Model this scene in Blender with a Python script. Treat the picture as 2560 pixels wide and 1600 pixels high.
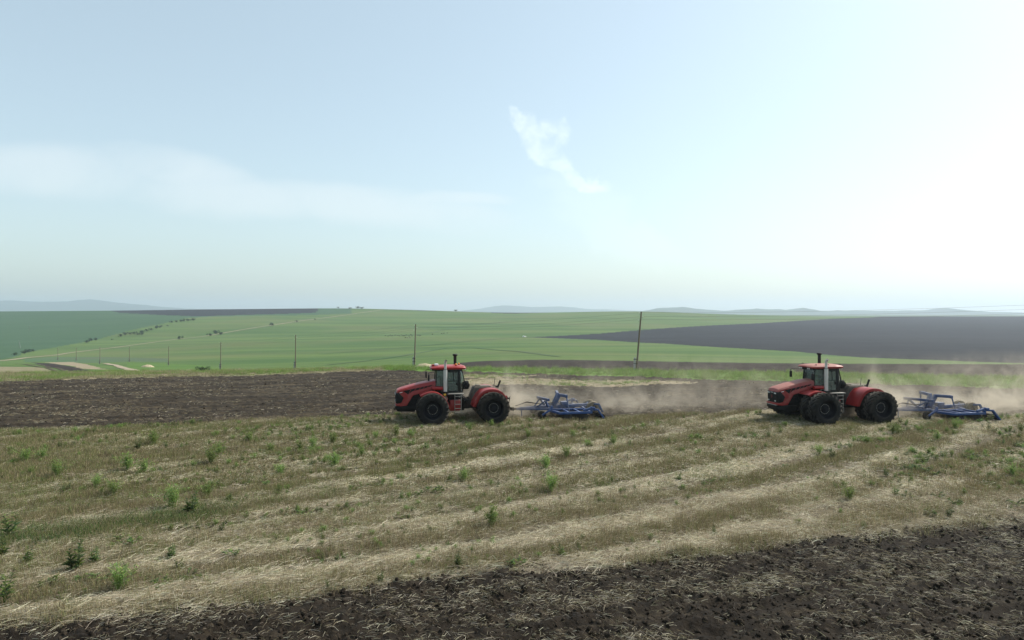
import bpy, bmesh, math, random
import numpy as np
from mathutils import Vector, Matrix, Euler

for _o in list(bpy.data.objects):
    bpy.data.objects.remove(_o)
SC = bpy.context.scene
COL = SC.collection
R = math.radians
rng = np.random.default_rng(7)
random.seed(7)

# ------------------------------------------------------------------ camera
CAM_H = 7.1            # drone height over the plateau
FPX = 1730.0           # focal length in pixels of a 2560 wide frame
HOR = 783.0            # row of the true horizon
cam_d = bpy.data.cameras.new('camera')
cam_d.sensor_width = 36.0
cam_d.lens = 36.0 * FPX / 2560.0
cam_d.clip_start = 0.1
cam_d.clip_end = 40000
cam = bpy.data.objects.new('camera', cam_d)
COL.objects.link(cam)
cam.location = (0, 0, CAM_H)
cam.rotation_euler = (R(90) - math.atan((800 - HOR) / FPX), 0, 0)
SC.camera = cam

# ------------------------------------------------------------------ sun, sky, exposure
SUN_AZ, SUN_EL = 65.0, 47.0     # degrees to the right of the view direction / above the horizon
SC.view_settings.view_transform = 'Standard'
SC.view_settings.look = 'None'
SC.view_settings.exposure = 0.32
SC.view_settings.gamma = 1.0
SC.view_settings.use_curve_mapping = False

sun_d = bpy.data.lights.new('sun', 'SUN')
sun_d.energy = 4.7
sun_d.angle = R(0.6)
sun_d.color = (1.0, 0.95, 0.86)
sun = bpy.data.objects.new('sun', sun_d)
COL.objects.link(sun)
sdir = Vector((math.sin(R(SUN_AZ)) * math.cos(R(SUN_EL)), math.cos(R(SUN_AZ)) * math.cos(R(SUN_EL)), math.sin(R(SUN_EL))))
sun.rotation_euler = sdir.to_track_quat('Z', 'Y').to_euler()
sun.location = (60, 40, 80)


class NT:
    """small helper for node trees"""
    def __init__(self, tree):
        self.t = tree

    def n(self, kind, **kw):
        nd = self.t.nodes.new(kind)
        for k, v in kw.items():
            if k.startswith('i_'):
                key = k[2:]
                key = int(key) if key.isdigit() else key.replace('_', ' ')
                nd.inputs[key].default_value = v
            else:
                setattr(nd, k, v)
        return nd

    def l(self, a, b):
        self.t.links.new(a, b)

    def m(self, op, a, b=None, c=None, clamp=False):
        nd = self.t.nodes.new('ShaderNodeMath')
        nd.operation = op
        nd.use_clamp = clamp
        for i, v in enumerate((a, b, c)):
            if v is None:
                continue
            if isinstance(v, (int, float)):
                nd.inputs[i].default_value = v
            else:
                self.l(v, nd.inputs[i])
        return nd.outputs[0]

    def ramp(self, fac, lo, hi):
        nd = self.t.nodes.new('ShaderNodeMapRange')
        nd.interpolation_type = 'SMOOTHSTEP'
        nd.inputs[1].default_value = lo
        nd.inputs[2].default_value = hi
        self.l(fac, nd.inputs[0])
        return nd.outputs[0]

    def mix(self, fac, a, b, mode='MIX'):
        nd = self.t.nodes.new('ShaderNodeMix')
        nd.data_type = 'RGBA'
        nd.blend_type = mode
        nd.clamp_factor = True
        for i, v in ((0, fac), (6, a), (7, b)):
            if isinstance(v, (int, float)):
                nd.inputs[i].default_value = v
            elif isinstance(v, tuple):
                nd.inputs[i].default_value = (*v, 1.0) if len(v) == 3 else v
            else:
                self.l(v, nd.inputs[i])
        return nd.outputs[2]

    def noise(self, vec, scale, detail=4, rough=0.55, dist=0.0):
        nd = self.n('ShaderNodeTexNoise')
        nd.inputs['Scale'].default_value = scale
        nd.inputs['Detail'].default_value = detail
        nd.inputs['Roughness'].default_value = rough
        nd.inputs['Distortion'].default_value = dist
        if vec is not None:
            self.l(vec, nd.inputs['Vector'])
        return nd.outputs[0]


world = bpy.data.worlds.new('World')
SC.world = world
world.use_nodes = True
w = NT(world.node_tree)
for nd in list(world.node_tree.nodes):
    world.node_tree.nodes.remove(nd)
w_out = w.n('ShaderNodeOutputWorld')
w_bg = w.n('ShaderNodeBackground')
sky = w.n('ShaderNodeTexSky')
sky.sky_type = 'NISHITA'
sky.sun_disc = False
sky.sun_elevation = R(SUN_EL)
sky.sun_rotation = R(SUN_AZ)
sky.altitude = 100
sky.air_density = 1.0
sky.dust_density = 1.9
sky.ozone_density = 1.0
w_bg.inputs['Strength'].default_value = 0.145
tc = w.n('ShaderNodeTexCoord')
sep = w.n('ShaderNodeSeparateXYZ')
w.l(tc.outputs['Generated'], sep.inputs[0])
ysafe = w.m('MAXIMUM', sep.outputs[1], 0.05)
ca = w.m('DIVIDE', sep.outputs[0], ysafe)          # tangent of azimuth
ce = w.m('DIVIDE', sep.outputs[2], ysafe)          # tangent of elevation
front = w.ramp(sep.outputs[1], 0.08, 0.2)


def cloud_blobs(blobs, warp_s, warp_a, detail, zs=1.0):
    comb = w.n('ShaderNodeCombineXYZ')
    w.l(ca, comb.inputs[0])
    w.l(w.m('MULTIPLY', ce, zs), comb.inputs[1])
    nz = w.n('ShaderNodeTexNoise')
    nz.inputs['Scale'].default_value = warp_s
    nz.inputs['Detail'].default_value = detail
    nz.inputs['Roughness'].default_value = 0.6
    w.l(comb.outputs[0], nz.inputs['Vector'])
    sc = w.n('ShaderNodeSeparateColor')
    w.l(nz.outputs['Color'], sc.inputs[0])
    da = w.m('MULTIPLY', w.m('SUBTRACT', sc.outputs[0], 0.5), warp_a)
    de = w.m('MULTIPLY', w.m('SUBTRACT', sc.outputs[1], 0.5), warp_a)
    x = w.m('ADD', ca, da)
    y = w.m('ADD', ce, w.m('DIVIDE', de, zs))
    tot = None
    for (px, py, rx, ry, slope) in blobs:
        cx, cy = (px - 1280) / FPX, (HOR - py) / FPX
        dx = w.m('SUBTRACT', x, cx)
        dy = w.m('SUBTRACT', w.m('SUBTRACT', y, cy), w.m('MULTIPLY', dx, slope))
        q = w.m('ADD', w.m('POWER', w.m('ABSOLUTE', w.m('DIVIDE', dx, rx / FPX)), 2.0),
                w.m('POWER', w.m('ABSOLUTE', w.m('DIVIDE', dy, ry / FPX)), 2.0))
        f = w.m('MAXIMUM', w.m('SUBTRACT', 1.0, q), 0.0)
        tot = f if tot is None else w.m('MAXIMUM', tot, f)
    return tot


# broad stratus sheet in the left half, small cumulus tower right of the middle
st = cloud_blobs([(120, 430, 380, 88, -0.05), (430, 430, 230, 75, -0.25), (560, 500, 330, 60, -0.1), (920, 520, 420, 66, -0.10), (1120, 500, 200, 28, 0.0)],
                 3.0, 0.16, 5, 2.6)
cu = cloud_blobs([(1308, 318, 36, 30, -0.2), (1385, 335, 56, 42, 0.0), (1345, 360, 60, 40, -0.6), (1400, 405, 75, 40, -0.6), (1465, 448, 70, 26, -0.15)],
                 13.0, 0.085, 8, 1.0)
cu2 = cloud_blobs([(1480, 520, 130, 60, -0.5), (1440, 470, 110, 40, -0.3), (1560, 600, 200, 60, -0.4)], 7.0, 0.12, 6, 1.0)
cu_v = w.n('ShaderNodeCombineXYZ')
w.l(ca, cu_v.inputs[0])
w.l(ce, cu_v.inputs[1])
cu_tex = w.noise(cu_v.outputs[0], 26.0, 7, 0.6, 0.4)
st_m = w.m('MULTIPLY', w.m('MULTIPLY', w.m('MULTIPLY', w.ramp(st, 0.0, 1.0), w.ramp(w.noise(cu_v.outputs[0], 5.0, 7, 0.62, 0.5), 0.05, 0.62)), 0.40), front)
cu_m = w.m('MULTIPLY', w.m('MAXIMUM', w.m('MULTIPLY', w.m('MULTIPLY', w.ramp(cu, 0.0, 0.9), w.ramp(cu_tex, 0.22, 0.75)), 0.36), w.m('MULTIPLY', w.ramp(cu2, 0.0, 0.9), 0.07)), front)
hsv = w.n('ShaderNodeHueSaturation')
hsv.inputs['Saturation'].default_value = 0.80
w.l(sky.outputs[0], hsv.inputs['Color'])
veil = w.mix(0.22, hsv.outputs[0], (5.7, 6.6, 6.6))     # thin even cirrus veil over the whole sky
c1 = w.mix(st_m, veil, (5.6, 5.7, 6.0))
c2 = w.mix(cu_m, c1, (8.2, 8.2, 8.0))
c3 = w.mix(1.0, c2, (0.945, 1.0, 0.965), 'MULTIPLY')
w.l(c3, w_bg.inputs['Color'])
w.l(w_bg.outputs[0], w_out.inputs['Surface'])

SC.render.engine = 'CYCLES'
cy = SC.cycles
cy.use_denoising = True
try:
    cy.denoiser = 'OPENIMAGEDENOISE'
    cy.denoising_input_passes = 'RGB_ALBEDO_NORMAL'
except Exception:
    pass
cy.max_bounces = 6
cy.diffuse_bounces = 3
cy.glossy_bounces = 2
cy.transmission_bounces = 4
cy.transparent_max_bounces = 12
cy.volume_bounces = 1
cy.volume_max_steps = 128
cy.sample_clamp_indirect = 6
cy.caustics_reflective = False
cy.caustics_refractive = False

# ------------------------------------------------------------------ noise, terrain
def _hash(ix, iy, seed):
    h = (ix.astype(np.int64) * 374761393 + iy.astype(np.int64) * 668265263 + seed * 974711) & 0xFFFFFFFF
    h = ((h ^ (h >> 13)) * 1274126177) & 0xFFFFFFFF
    return ((h ^ (h >> 16)) & 0xFFFF) / 65535.0


def vnoise(x, y, seed=0):
    x = np.asarray(x, float)
    y = np.asarray(y, float)
    ix, iy = np.floor(x), np.floor(y)
    fx, fy = x - ix, y - iy
    fx = fx * fx * (3 - 2 * fx)
    fy = fy * fy * (3 - 2 * fy)
    a = _hash(ix, iy, seed)
    b = _hash(ix + 1, iy, seed)
    c = _hash(ix, iy + 1, seed)
    d = _hash(ix + 1, iy + 1, seed)
    return (a + (b - a) * fx) * (1 - fy) + (c + (d - c) * fx) * fy


def fbm(x, y, seed=0, octv=3):
    s, a, tot = 0, 1.0, 0
    for i in range(octv):
        s = s + a * vnoise(x * 2 ** i + 17.3 * i, y * 2 ** i + 5.1 * i, seed + i)
        tot += a
        a *= 0.5
    return s / tot


def sstep(a, b, x):
    t = np.clip((x - a) / (b - a), 0, 1)
    return t * t * (3 - 2 * t)


ROW = R(15.5)            # direction of the tillage work
CR, SR = math.cos(ROW), math.sin(ROW)


def uv(X, Y):
    return X * CR + Y * SR, -X * SR + Y * CR


def xy(u, v):
    return u * CR - v * SR, u * SR + v * CR


# relief: along several bearings, how the land falls into the valley and climbs to the crest
PROF = {   # bearing (as frame column) : (distance, row at which the ground lies)
    -600: [(70, 958), (85, 945), (110, 935), (160, 925), (240, 918), (380, 908), (560, 893), (850, 855), (1300, 795), (1550, 780), (1750, 788)],
    0:    [(70, 958.5), (85, 946), (110, 932), (160, 917), (240, 909), (380, 902), (560, 889), (850, 850), (1300, 792), (1500, 777), (1750, 786)],
    250:  [(72, 953.6), (85, 938), (110, 929), (160, 922), (230, 917), (330, 906), (560, 886), (850, 848), (1300, 790), (1500, 775.5), (1750, 784)],
    500:  [(74, 949), (84, 934), (110, 926), (150, 926.5), (200, 923), (300, 908), (560, 876), (850, 842), (1300, 788), (1550, 772), (1800, 780)],
    640:  [(75, 946.8), (84, 931), (105, 924.5), (146, 924), (200, 920), (300, 905), (560, 870), (850, 836), (1300, 786), (1600, 771), (1850, 780)],
    860:  [(78, 940.5), (86, 925.5), (104, 920), (140, 917.5), (200, 910), (300, 897), (500, 872), (800, 838), (1200, 797), (1650, 768.5), (1900, 778)],
    1040: [(82, 932.8), (92, 920), (116, 916), (150, 909), (220, 899), (330, 886), (500, 866), (800, 833), (1200, 797), (1600, 774), (1850, 781)],
    1280: [(84, 929.2), (90, 919.5), (104, 901), (150, 895), (240, 885), (350, 874), (500, 860), (700, 841), (1100, 805), (1600, 782), (1850, 788)],
    1600: [(84, 929.2), (88, 922.6), (102, 903), (150, 896), (240, 884), (350, 872), (500, 857), (700, 838), (1100, 800), (1550, 776), (1800, 783)],
    1800: [(84, 929.2), (98, 908.3), (150, 901), (240, 886), (350, 870), (500, 854), (700, 836), (1100, 804), (1550, 785), (1800, 789)],
    2100: [(84, 929.2), (97, 909.6), (150, 903), (240, 891), (350, 875), (500, 857), (700, 838), (1100, 808), (1600, 791), (1900, 794)],
    2560: [(84, 929.2), (96, 910.9), (150, 906), (240, 894), (350, 879), (500, 861), (700, 841), (1100, 808), (1600, 790.5), (1900, 793)],
    3200: [(84, 929.2), (96, 910.9), (150, 906), (240, 896), (350, 881), (500, 862), (700, 842), (1100, 808), (1600, 789), (1900, 792)],
}
LK = np.linspace(math.log(40), math.log(2600), 360)
_cols = sorted(PROF)
_ct = np.array([(c - 1280) / FPX for c in _cols])
_tab = []
for c in _cols:
    p = [(40, 0.0), (60, 0.0)] + [(d, CAM_H - (r - HOR) / FPX * d) for d, r in PROF[c]] + [(2600, -4.0)]
    d = np.log([q[0] for q in p])
    _tab.append(np.interp(LK, d, [q[1] for q in p]))
_tab = np.array(_tab)
TT = np.linspace(_ct[0], _ct[-1], 321)
HT = np.empty((321, len(LK)))
for k in range(len(LK)):
    HT[:, k] = np.interp(TT, _ct, _tab[:, k])
_g = np.exp(-0.5 * (np.arange(-12, 13) / 6.0) ** 2)
_g /= _g.sum()
HT = np.apply_along_axis(lambda a: np.convolve(np.pad(a, 12, mode='edge'), _g, 'valid'), 0, HT)
_g = np.exp(-0.5 * (np.arange(-6, 7) / 2.0) ** 2)
_g /= _g.sum()
HT = np.apply_along_axis(lambda a: np.convolve(np.pad(a, 6, mode='edge'), _g, 'valid'), 1, HT)


def relief(X, Y):
    X = np.asarray(X, float)
    Y = np.maximum(np.asarray(Y, float), 1.0)
    t = np.clip(X / Y, TT[0], TT[-1])
    lk = np.clip(np.log(Y), LK[0], LK[-1])
    a = (t - TT[0]) / (TT[1] - TT[0])
    b = (lk - LK[0]) / (LK[1] - LK[0])
    i = np.clip(a.astype(int), 0, 319)
    j = np.clip(b.astype(int), 0, len(LK) - 2)
    fa, fb = a - i, b - j
    return (HT[i, j] * (1 - fa) + HT[i + 1, j] * fa) * (1 - fb) + (HT[i, j + 1] * (1 - fa) + HT[i + 1, j + 1] * fa) * fb


# the combine left its straw in rows that swing round: steeper further out
_gy = np.linspace(4, 130, 1400)
_gm = np.interp(_gy, [4, 17, 20, 25, 34, 46, 130], [0.34, 0.40, 0.46, 0.60, 0.82, 0.92, 0.95])
_gG = np.r_[0, np.cumsum(np.diff(_gy) / (0.5 * (_gm[1:] + _gm[:-1])))]


def swath(X, Y):
    """distance label of the straw row through a point (where it crosses X = 0)"""
    return np.interp(np.interp(Y, _gy, _gG) - X, _gG, _gy, left=2.0) + np.minimum(0, np.interp(Y, _gy, _gG) - X) * 0.36


RUTS = [11.5, 12.9, 14.2, 15.6, 17.0, 19.0, 20.6, 22.0, 23.9, 25.9, 28.9, 31.2, 33.0, 36.2, 37.9, 41.0, 44.6, 48.0, 52.5, 56.0, 61.0, 66.0]


def ruts(X, Y):
    """old wheel marks beside the straw rows: broken lines of bare ground"""
    s = swath(X, Y) + 0.25 * (fbm(X / 5.0, Y / 5.0, 41, 2) - 0.5)
    d = np.full(np.shape(s), 9.0)
    for k, r in enumerate(RUTS):
        gate = sstep(0.38, 0.55, vnoise(X / 4.5 + 13.7 * k, X * 0 + k, 42))
        d = np.minimum(d, np.abs(s - r) + (1 - gate) * 2.0)
    return sstep(0.52, 0.26, d)


def swath_dir(Y):
    return np.arctan(np.interp(Y, _gy, _gm))


def near_edge(u):        # far edge (v) of the tilled corner next to the camera
    return 18.65 + 0.9 * (fbm(u / 5.0, u * 0 + 3.3, 11, 3) - 0.5)


def work_edge(u):        # where the freshly tilled part of the field begins
    e = np.where(u < 9, 48.2, 0) + 0.0
    e = 48.2 - 4.6 * sstep(9, 16, u) - 6.6 * sstep(36, 43, u)
    return e + 0.5 * (fbm(u / 2.5, u * 0 + 7.7, 12, 3) - 0.5)


def tilled(X, Y):
    u, v = uv(X, Y)
    return np.maximum(sstep(0.25, -0.25, v - near_edge(u)), sstep(-0.4, 0.4, v - work_edge(u)))


def H(X, Y):
    X = np.asarray(X, float)
    Y = np.asarray(Y, float)
    u, v = uv(X, Y)
    z = relief(X, Y)
    nearw = sstep(150, 70, Y)
    til = tilled(X, Y)
    rough = (fbm(X / 0.30, Y / 0.30, 21, 4) - 0.5) * 0.30 + (fbm(u / 2.6, v / 0.50, 22, 2) - 0.5) * 0.20
    fine = (fbm(X / 0.3, Y / 0.3, 31, 2) - 0.5) * 0.05 + (fbm(X / 4.0, swath(X, Y) / 0.55, 32, 2) - 0.5) * 0.12
    return z + nearw * (til * rough + (1 - til) * (fine - 0.07 * ruts(X, Y)))


def ground_at(px, py, d0=12.0, d1=2300.0):
    """world point where the sight line through a frame pixel meets the land"""
    t = (px - 1280) / FPX
    s = -(py - HOR) / FPX
    d = np.exp(np.linspace(math.log(d0), math.log(d1), 2500))
    gap = CAM_H + s * d - relief(t * d, d)
    k = np.argmax(gap <= 0)
    if gap[k] > 0:
        k = len(d) - 1 if s >= 0 else int(np.argmin(gap))
    return float(t * d[k]), float(d[k])


def in_poly(X, Y, pts):
    inside = np.zeros(X.shape, bool)
    n = len(pts)
    for i in range(n):
        x1, y1 = pts[i]
        x2, y2 = pts[(i + 1) % n]
        c = ((y1 > Y) != (y2 > Y)) & (X < (x2 - x1) * (Y - y1) / (y2 - y1 + 1e-12) + x1)
        inside ^= c
    return inside


def wpoly(pix):
    return [ground_at(a, b) for a, b in pix]


def near_line(X, Y, pts, width):
    best = np.full(X.shape, 1e9)
    for (x1, y1), (x2, y2) in zip(pts[:-1], pts[1:]):
        dx, dy = x2 - x1, y2 - y1
        L2 = dx * dx + dy * dy + 1e-9
        t = np.clip(((X - x1) * dx + (Y - y1) * dy) / L2, 0, 1)
        best = np.minimum(best, np.hypot(X - x1 - t * dx, Y - y1 - t * dy))
    return best < width

# ------------------------------------------------------------------ materials
def new_mat(name):
    m = bpy.data.materials.new(name)
    m.use_nodes = True
    t = NT(m.node_tree)
    for nd in list(m.node_tree.nodes):
        m.node_tree.nodes.remove(nd)
    out = t.n('ShaderNodeOutputMaterial')
    return m, t, out


def row_coords(t, su=1.0, sv=1.0, ang=None):
    g = t.n('ShaderNodeNewGeometry')
    mp = t.n('ShaderNodeMapping')
    mp.vector_type = 'POINT'
    mp.inputs['Rotation'].default_value = (0, 0, -(ROW if ang is None else ang))
    t.l(g.outputs['Position'], mp.inputs['Vector'])
    m2 = t.n('ShaderNodeMapping')
    m2.inputs['Scale'].default_value = (su, sv, 1.0)
    t.l(mp.outputs[0], m2.inputs['Vector'])
    return m2.outputs[0]


def bump(t, h, strength, dist):
    b = t.n('ShaderNodeBump')
    b.inputs['Strength'].default_value = strength
    b.inputs['Distance'].default_value = dist
    t.l(h, b.inputs['Height'])
    return b.outputs[0]


def ground_mat(name, dark, light, streak=None, s_amt=0.0, su=0.12, sv=1.6, scale=1.2, bstr=0.5, bdist=0.05, bscale=6.0, lo=0.35, hi=0.65, broad=None, ang=None):
    """soil or stubble floor: mottled colour, chaff drawn out along the rows, fine relief"""
    m, t, out = new_mat(name)
    p = t.n('ShaderNodeBsdfPrincipled')
    p.inputs['Roughness'].default_value = 0.95
    p.inputs['Specular IOR Level'].default_value = 0.15
    v = row_coords(t)
    n1 = t.noise(v, scale, 6, 0.65)
    col = t.mix(t.ramp(n1, 0.3, 0.7), dark, light)
    if streak:
        vs = row_coords(t, su, sv, ang)
        n2 = t.noise(vs, 1.0, 5, 0.6, 0.3)
        n3 = t.noise(row_coords(t, 3.0, 9.0), 1.0, 4, 0.7)
        f = t.m('MULTIPLY', t.ramp(n2, lo, hi), t.ramp(n3, 0.38, 0.62))
        col = t.mix(t.m('MULTIPLY', f, s_amt), col, streak)
    if broad:
        nb = t.noise(row_coords(t, 0.02, 0.06), 1.0, 3, 0.5)
        col = t.mix(t.m('MULTIPLY', t.ramp(nb, 0.4, 0.65), 0.7), col, broad)
    t.l(col, p.inputs['Base Color'])
    nh = t.noise(v, bscale, 5, 0.7)
    t.l(bump(t, nh, bstr, bdist), p.inputs['Normal'])
    t.l(p.outputs[0], out.inputs['Surface'])
    return m


def crop_mat(name, a, b, c, ang=0.25, stretch=8.0):
    """young cereal seen from afar: broad patches, drill lines, a soft sheen"""
    m, t, out = new_mat(name)
    g = t.n('ShaderNodeNewGeometry')
    mp = t.n('ShaderNodeMapping')
    mp.inputs['Rotation'].default_value = (0, 0, ang)
    t.l(g.outputs['Position'], mp.inputs['Vector'])
    m2 = t.n('ShaderNodeMapping')
    m2.inputs['Scale'].default_value = (1.0 / stretch, 1.0, 0.0)
    t.l(mp.outputs[0], m2.inputs['Vector'])
    n1 = t.noise(m2.outputs[0], 0.02, 5, 0.55, 0.4)
    n2 = t.noise(m2.outputs[0], 0.16, 4, 0.6)
    n3 = t.noise(g.outputs['Position'], 0.006, 3, 0.5)
    n4 = t.noise(g.outputs['Position'], 1.7, 3, 0.6)
    col = t.mix(t.ramp(n1, 0.36, 0.66), a, b)
    col = t.mix(t.m('MULTIPLY', t.ramp(n3, 0.45, 0.65), 0.6), col, c)
    val = t.m('ADD', 0.62, t.m('MULTIPLY', t.m('ADD', n2, n4), 0.38))
    h = t.n('ShaderNodeHueSaturation')
    t.l(val, h.inputs['Value'])
    t.l(col, h.inputs['Color'])
    p = t.n('ShaderNodeBsdfPrincipled')
    p.inputs['Roughness'].default_value = 0.8
    p.inputs['Specular IOR Level'].default_value = 0.1
    t.l(h.outputs[0], p.inputs['Base Color'])
    nh = t.noise(g.outputs['Position'], 3.0, 3, 0.6)
    t.l(bump(t, nh, 0.5, 0.1), p.inputs['Normal'])
    t.l(p.outputs[0], out.inputs['Surface'])
    return m


M = {}
M['stubble_floor'] = ground_mat('stubble_floor', (0.050, 0.042, 0.027), (0.13, 0.108, 0.068), (0.21, 0.18, 0.12), 0.6, 0.25, 2.2, 2.5, 0.8, 0.05, 9.0, ang=R(33))
M['soil_near'] = ground_mat('soil_near', (0.0085, 0.0062, 0.0042), (0.023, 0.0170, 0.0115), (0.11, 0.088, 0.058), 0.45, 0.3, 1.8, 2.2, 1.0, 0.08, 7.0, 0.5, 0.72)
M['soil_far'] = ground_mat('soil_far', (0.015, 0.0115, 0.008), (0.036, 0.0275, 0.0185), (0.13, 0.103, 0.064), 0.7, 0.10, 1.1, 1.0, 1.0, 0.10, 3.0, 0.46, 0.66)
M['dry_patch'] = ground_mat('dry_patch', (0.17, 0.135, 0.09), (0.30, 0.245, 0.17), (0.12, 0.14, 0.06), 0.5, 0.15, 0.6, 0.8, 0.6, 0.08, 4.0)
M['weedy'] = ground_mat('weedy', (0.15, 0.125, 0.080), (0.24, 0.20, 0.13), (0.085, 0.12, 0.04), 0.9, 0.10, 0.22, 0.9, 0.6, 0.08, 4.0, 0.42, 0.6)
M['plough_strip'] = ground_mat('plough_strip', (0.014, 0.011, 0.0095), (0.032, 0.025, 0.021), (0.055, 0.045, 0.036), 0.5, 0.03, 0.5, 0.6, 1.0, 0.2, 1.6)
M['plough_hill'] = ground_mat('plough_hill', (0.007, 0.0075, 0.011), (0.013, 0.0135, 0.018), (0.032, 0.031, 0.036), 0.8, 0.010, 0.14, 0.05, 0.7, 0.3, 0.6, 0.42, 0.62)
M['track'] = ground_mat('track', (0.20, 0.165, 0.12), (0.34, 0.28, 0.20), None, 0, bscale=1.0)
M['rut'] = ground_mat('rut', (0.05, 0.04, 0.03), (0.09, 0.07, 0.05), None, 0, bscale=1.0)
M['crop'] = crop_mat('crop', (0.050, 0.094, 0.024), (0.086, 0.130, 0.034), (0.104, 0.118, 0.044), 0.2, 9)
M['crop_dark'] = crop_mat('crop_dark', (0.034, 0.074, 0.032), (0.042, 0.084, 0.037), (0.048, 0.088, 0.040), -0.3, 9)
M['crop_bright'] = crop_mat('crop_bright', (0.060, 0.115, 0.022), (0.075, 0.13, 0.026), (0.085, 0.125, 0.03), 0.1, 5)
M['crop_dull'] = crop_mat('crop_dull', (0.055, 0.105, 0.044), (0.070, 0.105, 0.052), (0.085, 0.085, 0.055), 0.1, 5)
M['verge'] = crop_mat('verge', (0.070, 0.140, 0.025), (0.105, 0.175, 0.035), (0.12, 0.16, 0.045), 0.2, 4)
M['plain'] = crop_mat('plain', (0.06, 0.10, 0.05), (0.09, 0.11, 0.06), (0.06, 0.08, 0.05), 0.0, 5)
M['hill_wood'] = crop_mat('hill_wood', (0.03, 0.05, 0.03), (0.05, 0.07, 0.04), (0.04, 0.06, 0.04), 0.0, 2)

# ------------------------------------------------------------------ the land, one sheet per field
plateau = wpoly([(-700, 940), (-300, 934), (0, 930), (200, 931), (300, 929), (640, 925.5), (880, 921), (960, 919), (1160, 920), (1300, 921), (1576, 926), (1900, 931), (2000, 933), (2300, 940), (2560, 944), (3000, 951), (3400, 955)])
plateau = plateau + [(140, 4), (-140, 4)]
verge = wpoly([(960, 919), (1160, 920), (1300, 921), (1576, 926), (1900, 931), (2000, 933), (2300, 940), (2560, 944), (3000, 951), (3400, 955),
               (3400, 995), (3000, 984), (2560, 971), (2200, 962), (1900, 952), (1778, 949), (1634, 943), (1402, 937), (1200, 930), (1160, 929), (960, 926)])
margin = wpoly([(-700, 940), (-300, 934), (0, 930), (200, 931), (300, 929), (640, 925.5), (880, 921), (960, 919), (960, 926), (880, 929.5), (640, 938), (300, 946), (0, 954), (-300, 960), (-700, 968)])
dry1 = wpoly([(1150, 938), (1200, 937), (1260, 938), (1345, 941), (1300, 944.5), (1200, 946), (1120, 945)])
dry2 = wpoly([(1130, 951), (1200, 947.5), (1260, 946.5), (1460, 951), (1634, 952), (1740, 956.5), (1680, 961), (1576, 966.5), (1402, 965), (1316, 961), (1200, 965), (1120, 964)])
strip = wpoly([(1140, 908), (1200, 903), (1280, 901), (1350, 899.5), (1450, 900), (1600, 903), (1800, 906), (2100, 909.5), (2560, 911), (3000, 913), (3400, 914),
               (3400, 956), (3000, 951), (2560, 944), (2300, 940), (2000, 933), (1900, 931), (1576, 926), (1300, 921), (1160, 920)])
hillp = wpoly([(1318, 843), (1500, 834), (1660, 821), (1900, 808), (2080, 797), (2180, 793.5), (2300, 770), (2560, 770), (3000, 770), (3400, 770),
               (3400, 912), (3000, 911), (2540, 908), (2340, 900), (2160, 894), (1990, 879), (1790, 868), (1660, 859), (1500, 850)])
topp = wpoly([(170, 777), (300, 760), (500, 760), (640, 760), (790, 760), (797, 776), (788, 782), (700, 785), (502, 791), (409, 788), (298, 782)])
top2 = wpoly([(919, 772), (960, 760), (1060, 760), (1092, 778), (1000, 775)])
top3 = wpoly([(1225, 783), (1260, 760), (1330, 760), (1370, 781.5), (1290, 784)])
darkg = wpoly([(-700, 940), (-300, 915), (0, 899), (56, 883), (167, 863), (260, 844), (335, 824), (402, 810), (465, 796), (521, 792), (640, 789), (781, 788), (880, 784),
               (880, 760), (640, 760), (400, 760), (200, 760), (0, 760), (-700, 760)])
brightg = wpoly([(318, 906), (390, 908), (502, 913), (590, 923), (600, 927), (560, 930), (330, 930)])
vsoil = wpoly([(78, 906), (136, 909), (192, 919), (245, 932), (205, 934), (142, 920), (92, 909.5)])
vdry = wpoly([(112, 906), (180, 905), (217, 911), (248, 919), (268, 924), (205, 922), (186, 916), (136, 909.5)])
vstub = wpoly([(-700, 945), (-300, 930), (0, 917), (90, 918), (160, 932), (100, 938), (0, 938), (-300, 945)])
vdull = wpoly([(60, 898), (120, 893), (240, 892), (420, 896), (420, 905), (320, 904), (215, 908), (110, 904), (60, 906)])
LINES = [
    ('dirt_track', wpoly([(-500, 930), (-200, 912), (0, 902.5), (67, 894.5), (167, 883), (298, 868), (446, 848), (558, 833), (688, 812.5), (792, 797.5), (900, 783), (960, 775)]), 1.9, 'track'),
    ('field_lane', wpoly([(800, 886), (949, 874), (1116, 859), (1311, 842.5), (1350, 842)]), 1.1, 'crop_dull'),
    ('field_lane', wpoly([(815, 913), (1023, 887), (1116, 870), (1180, 869), (1300, 879), (1400, 892)]), 1.0, 'crop_dull'),
    ('field_lane', wpoly([(1000, 841), (1080, 832), (1140, 818), (1300, 800)]), 1.4, 'crop_dull'),
    ('wheel_rut', wpoly([(37, 910), (87, 916), (124, 922.5), (154, 931)]), 0.35, 'rut'),
    ('wheel_rut', wpoly([(64, 910), (111, 915.5), (149, 923), (184, 932)]), 0.35, 'rut'),
    ('dirt_track', wpoly([(262, 909), (290, 914), (320, 923), (345, 931)]), 1.2, 'track'),
]

NX = 760
tcol = np.linspace(-1.08, 1.08, NX)
inv = np.concatenate([np.linspace(1 / 8.0, 1 / 36.0, 260), np.linspace(1 / 36.0, 1 / 100.0, 210)[1:]])
ya = 1 / inv
yb = np.exp(np.linspace(math.log(100), math.log(2300), 230))[1:]
yc = np.exp(np.linspace(math.log(2300), math.log(12500), 14))[1:]
yrow = np.concatenate([ya, yb, yc])
NY = len(yrow)
TX, YY = np.meshgrid(tcol, yrow)
XX = TX * YY
ZZ = H(XX, YY)
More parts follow.
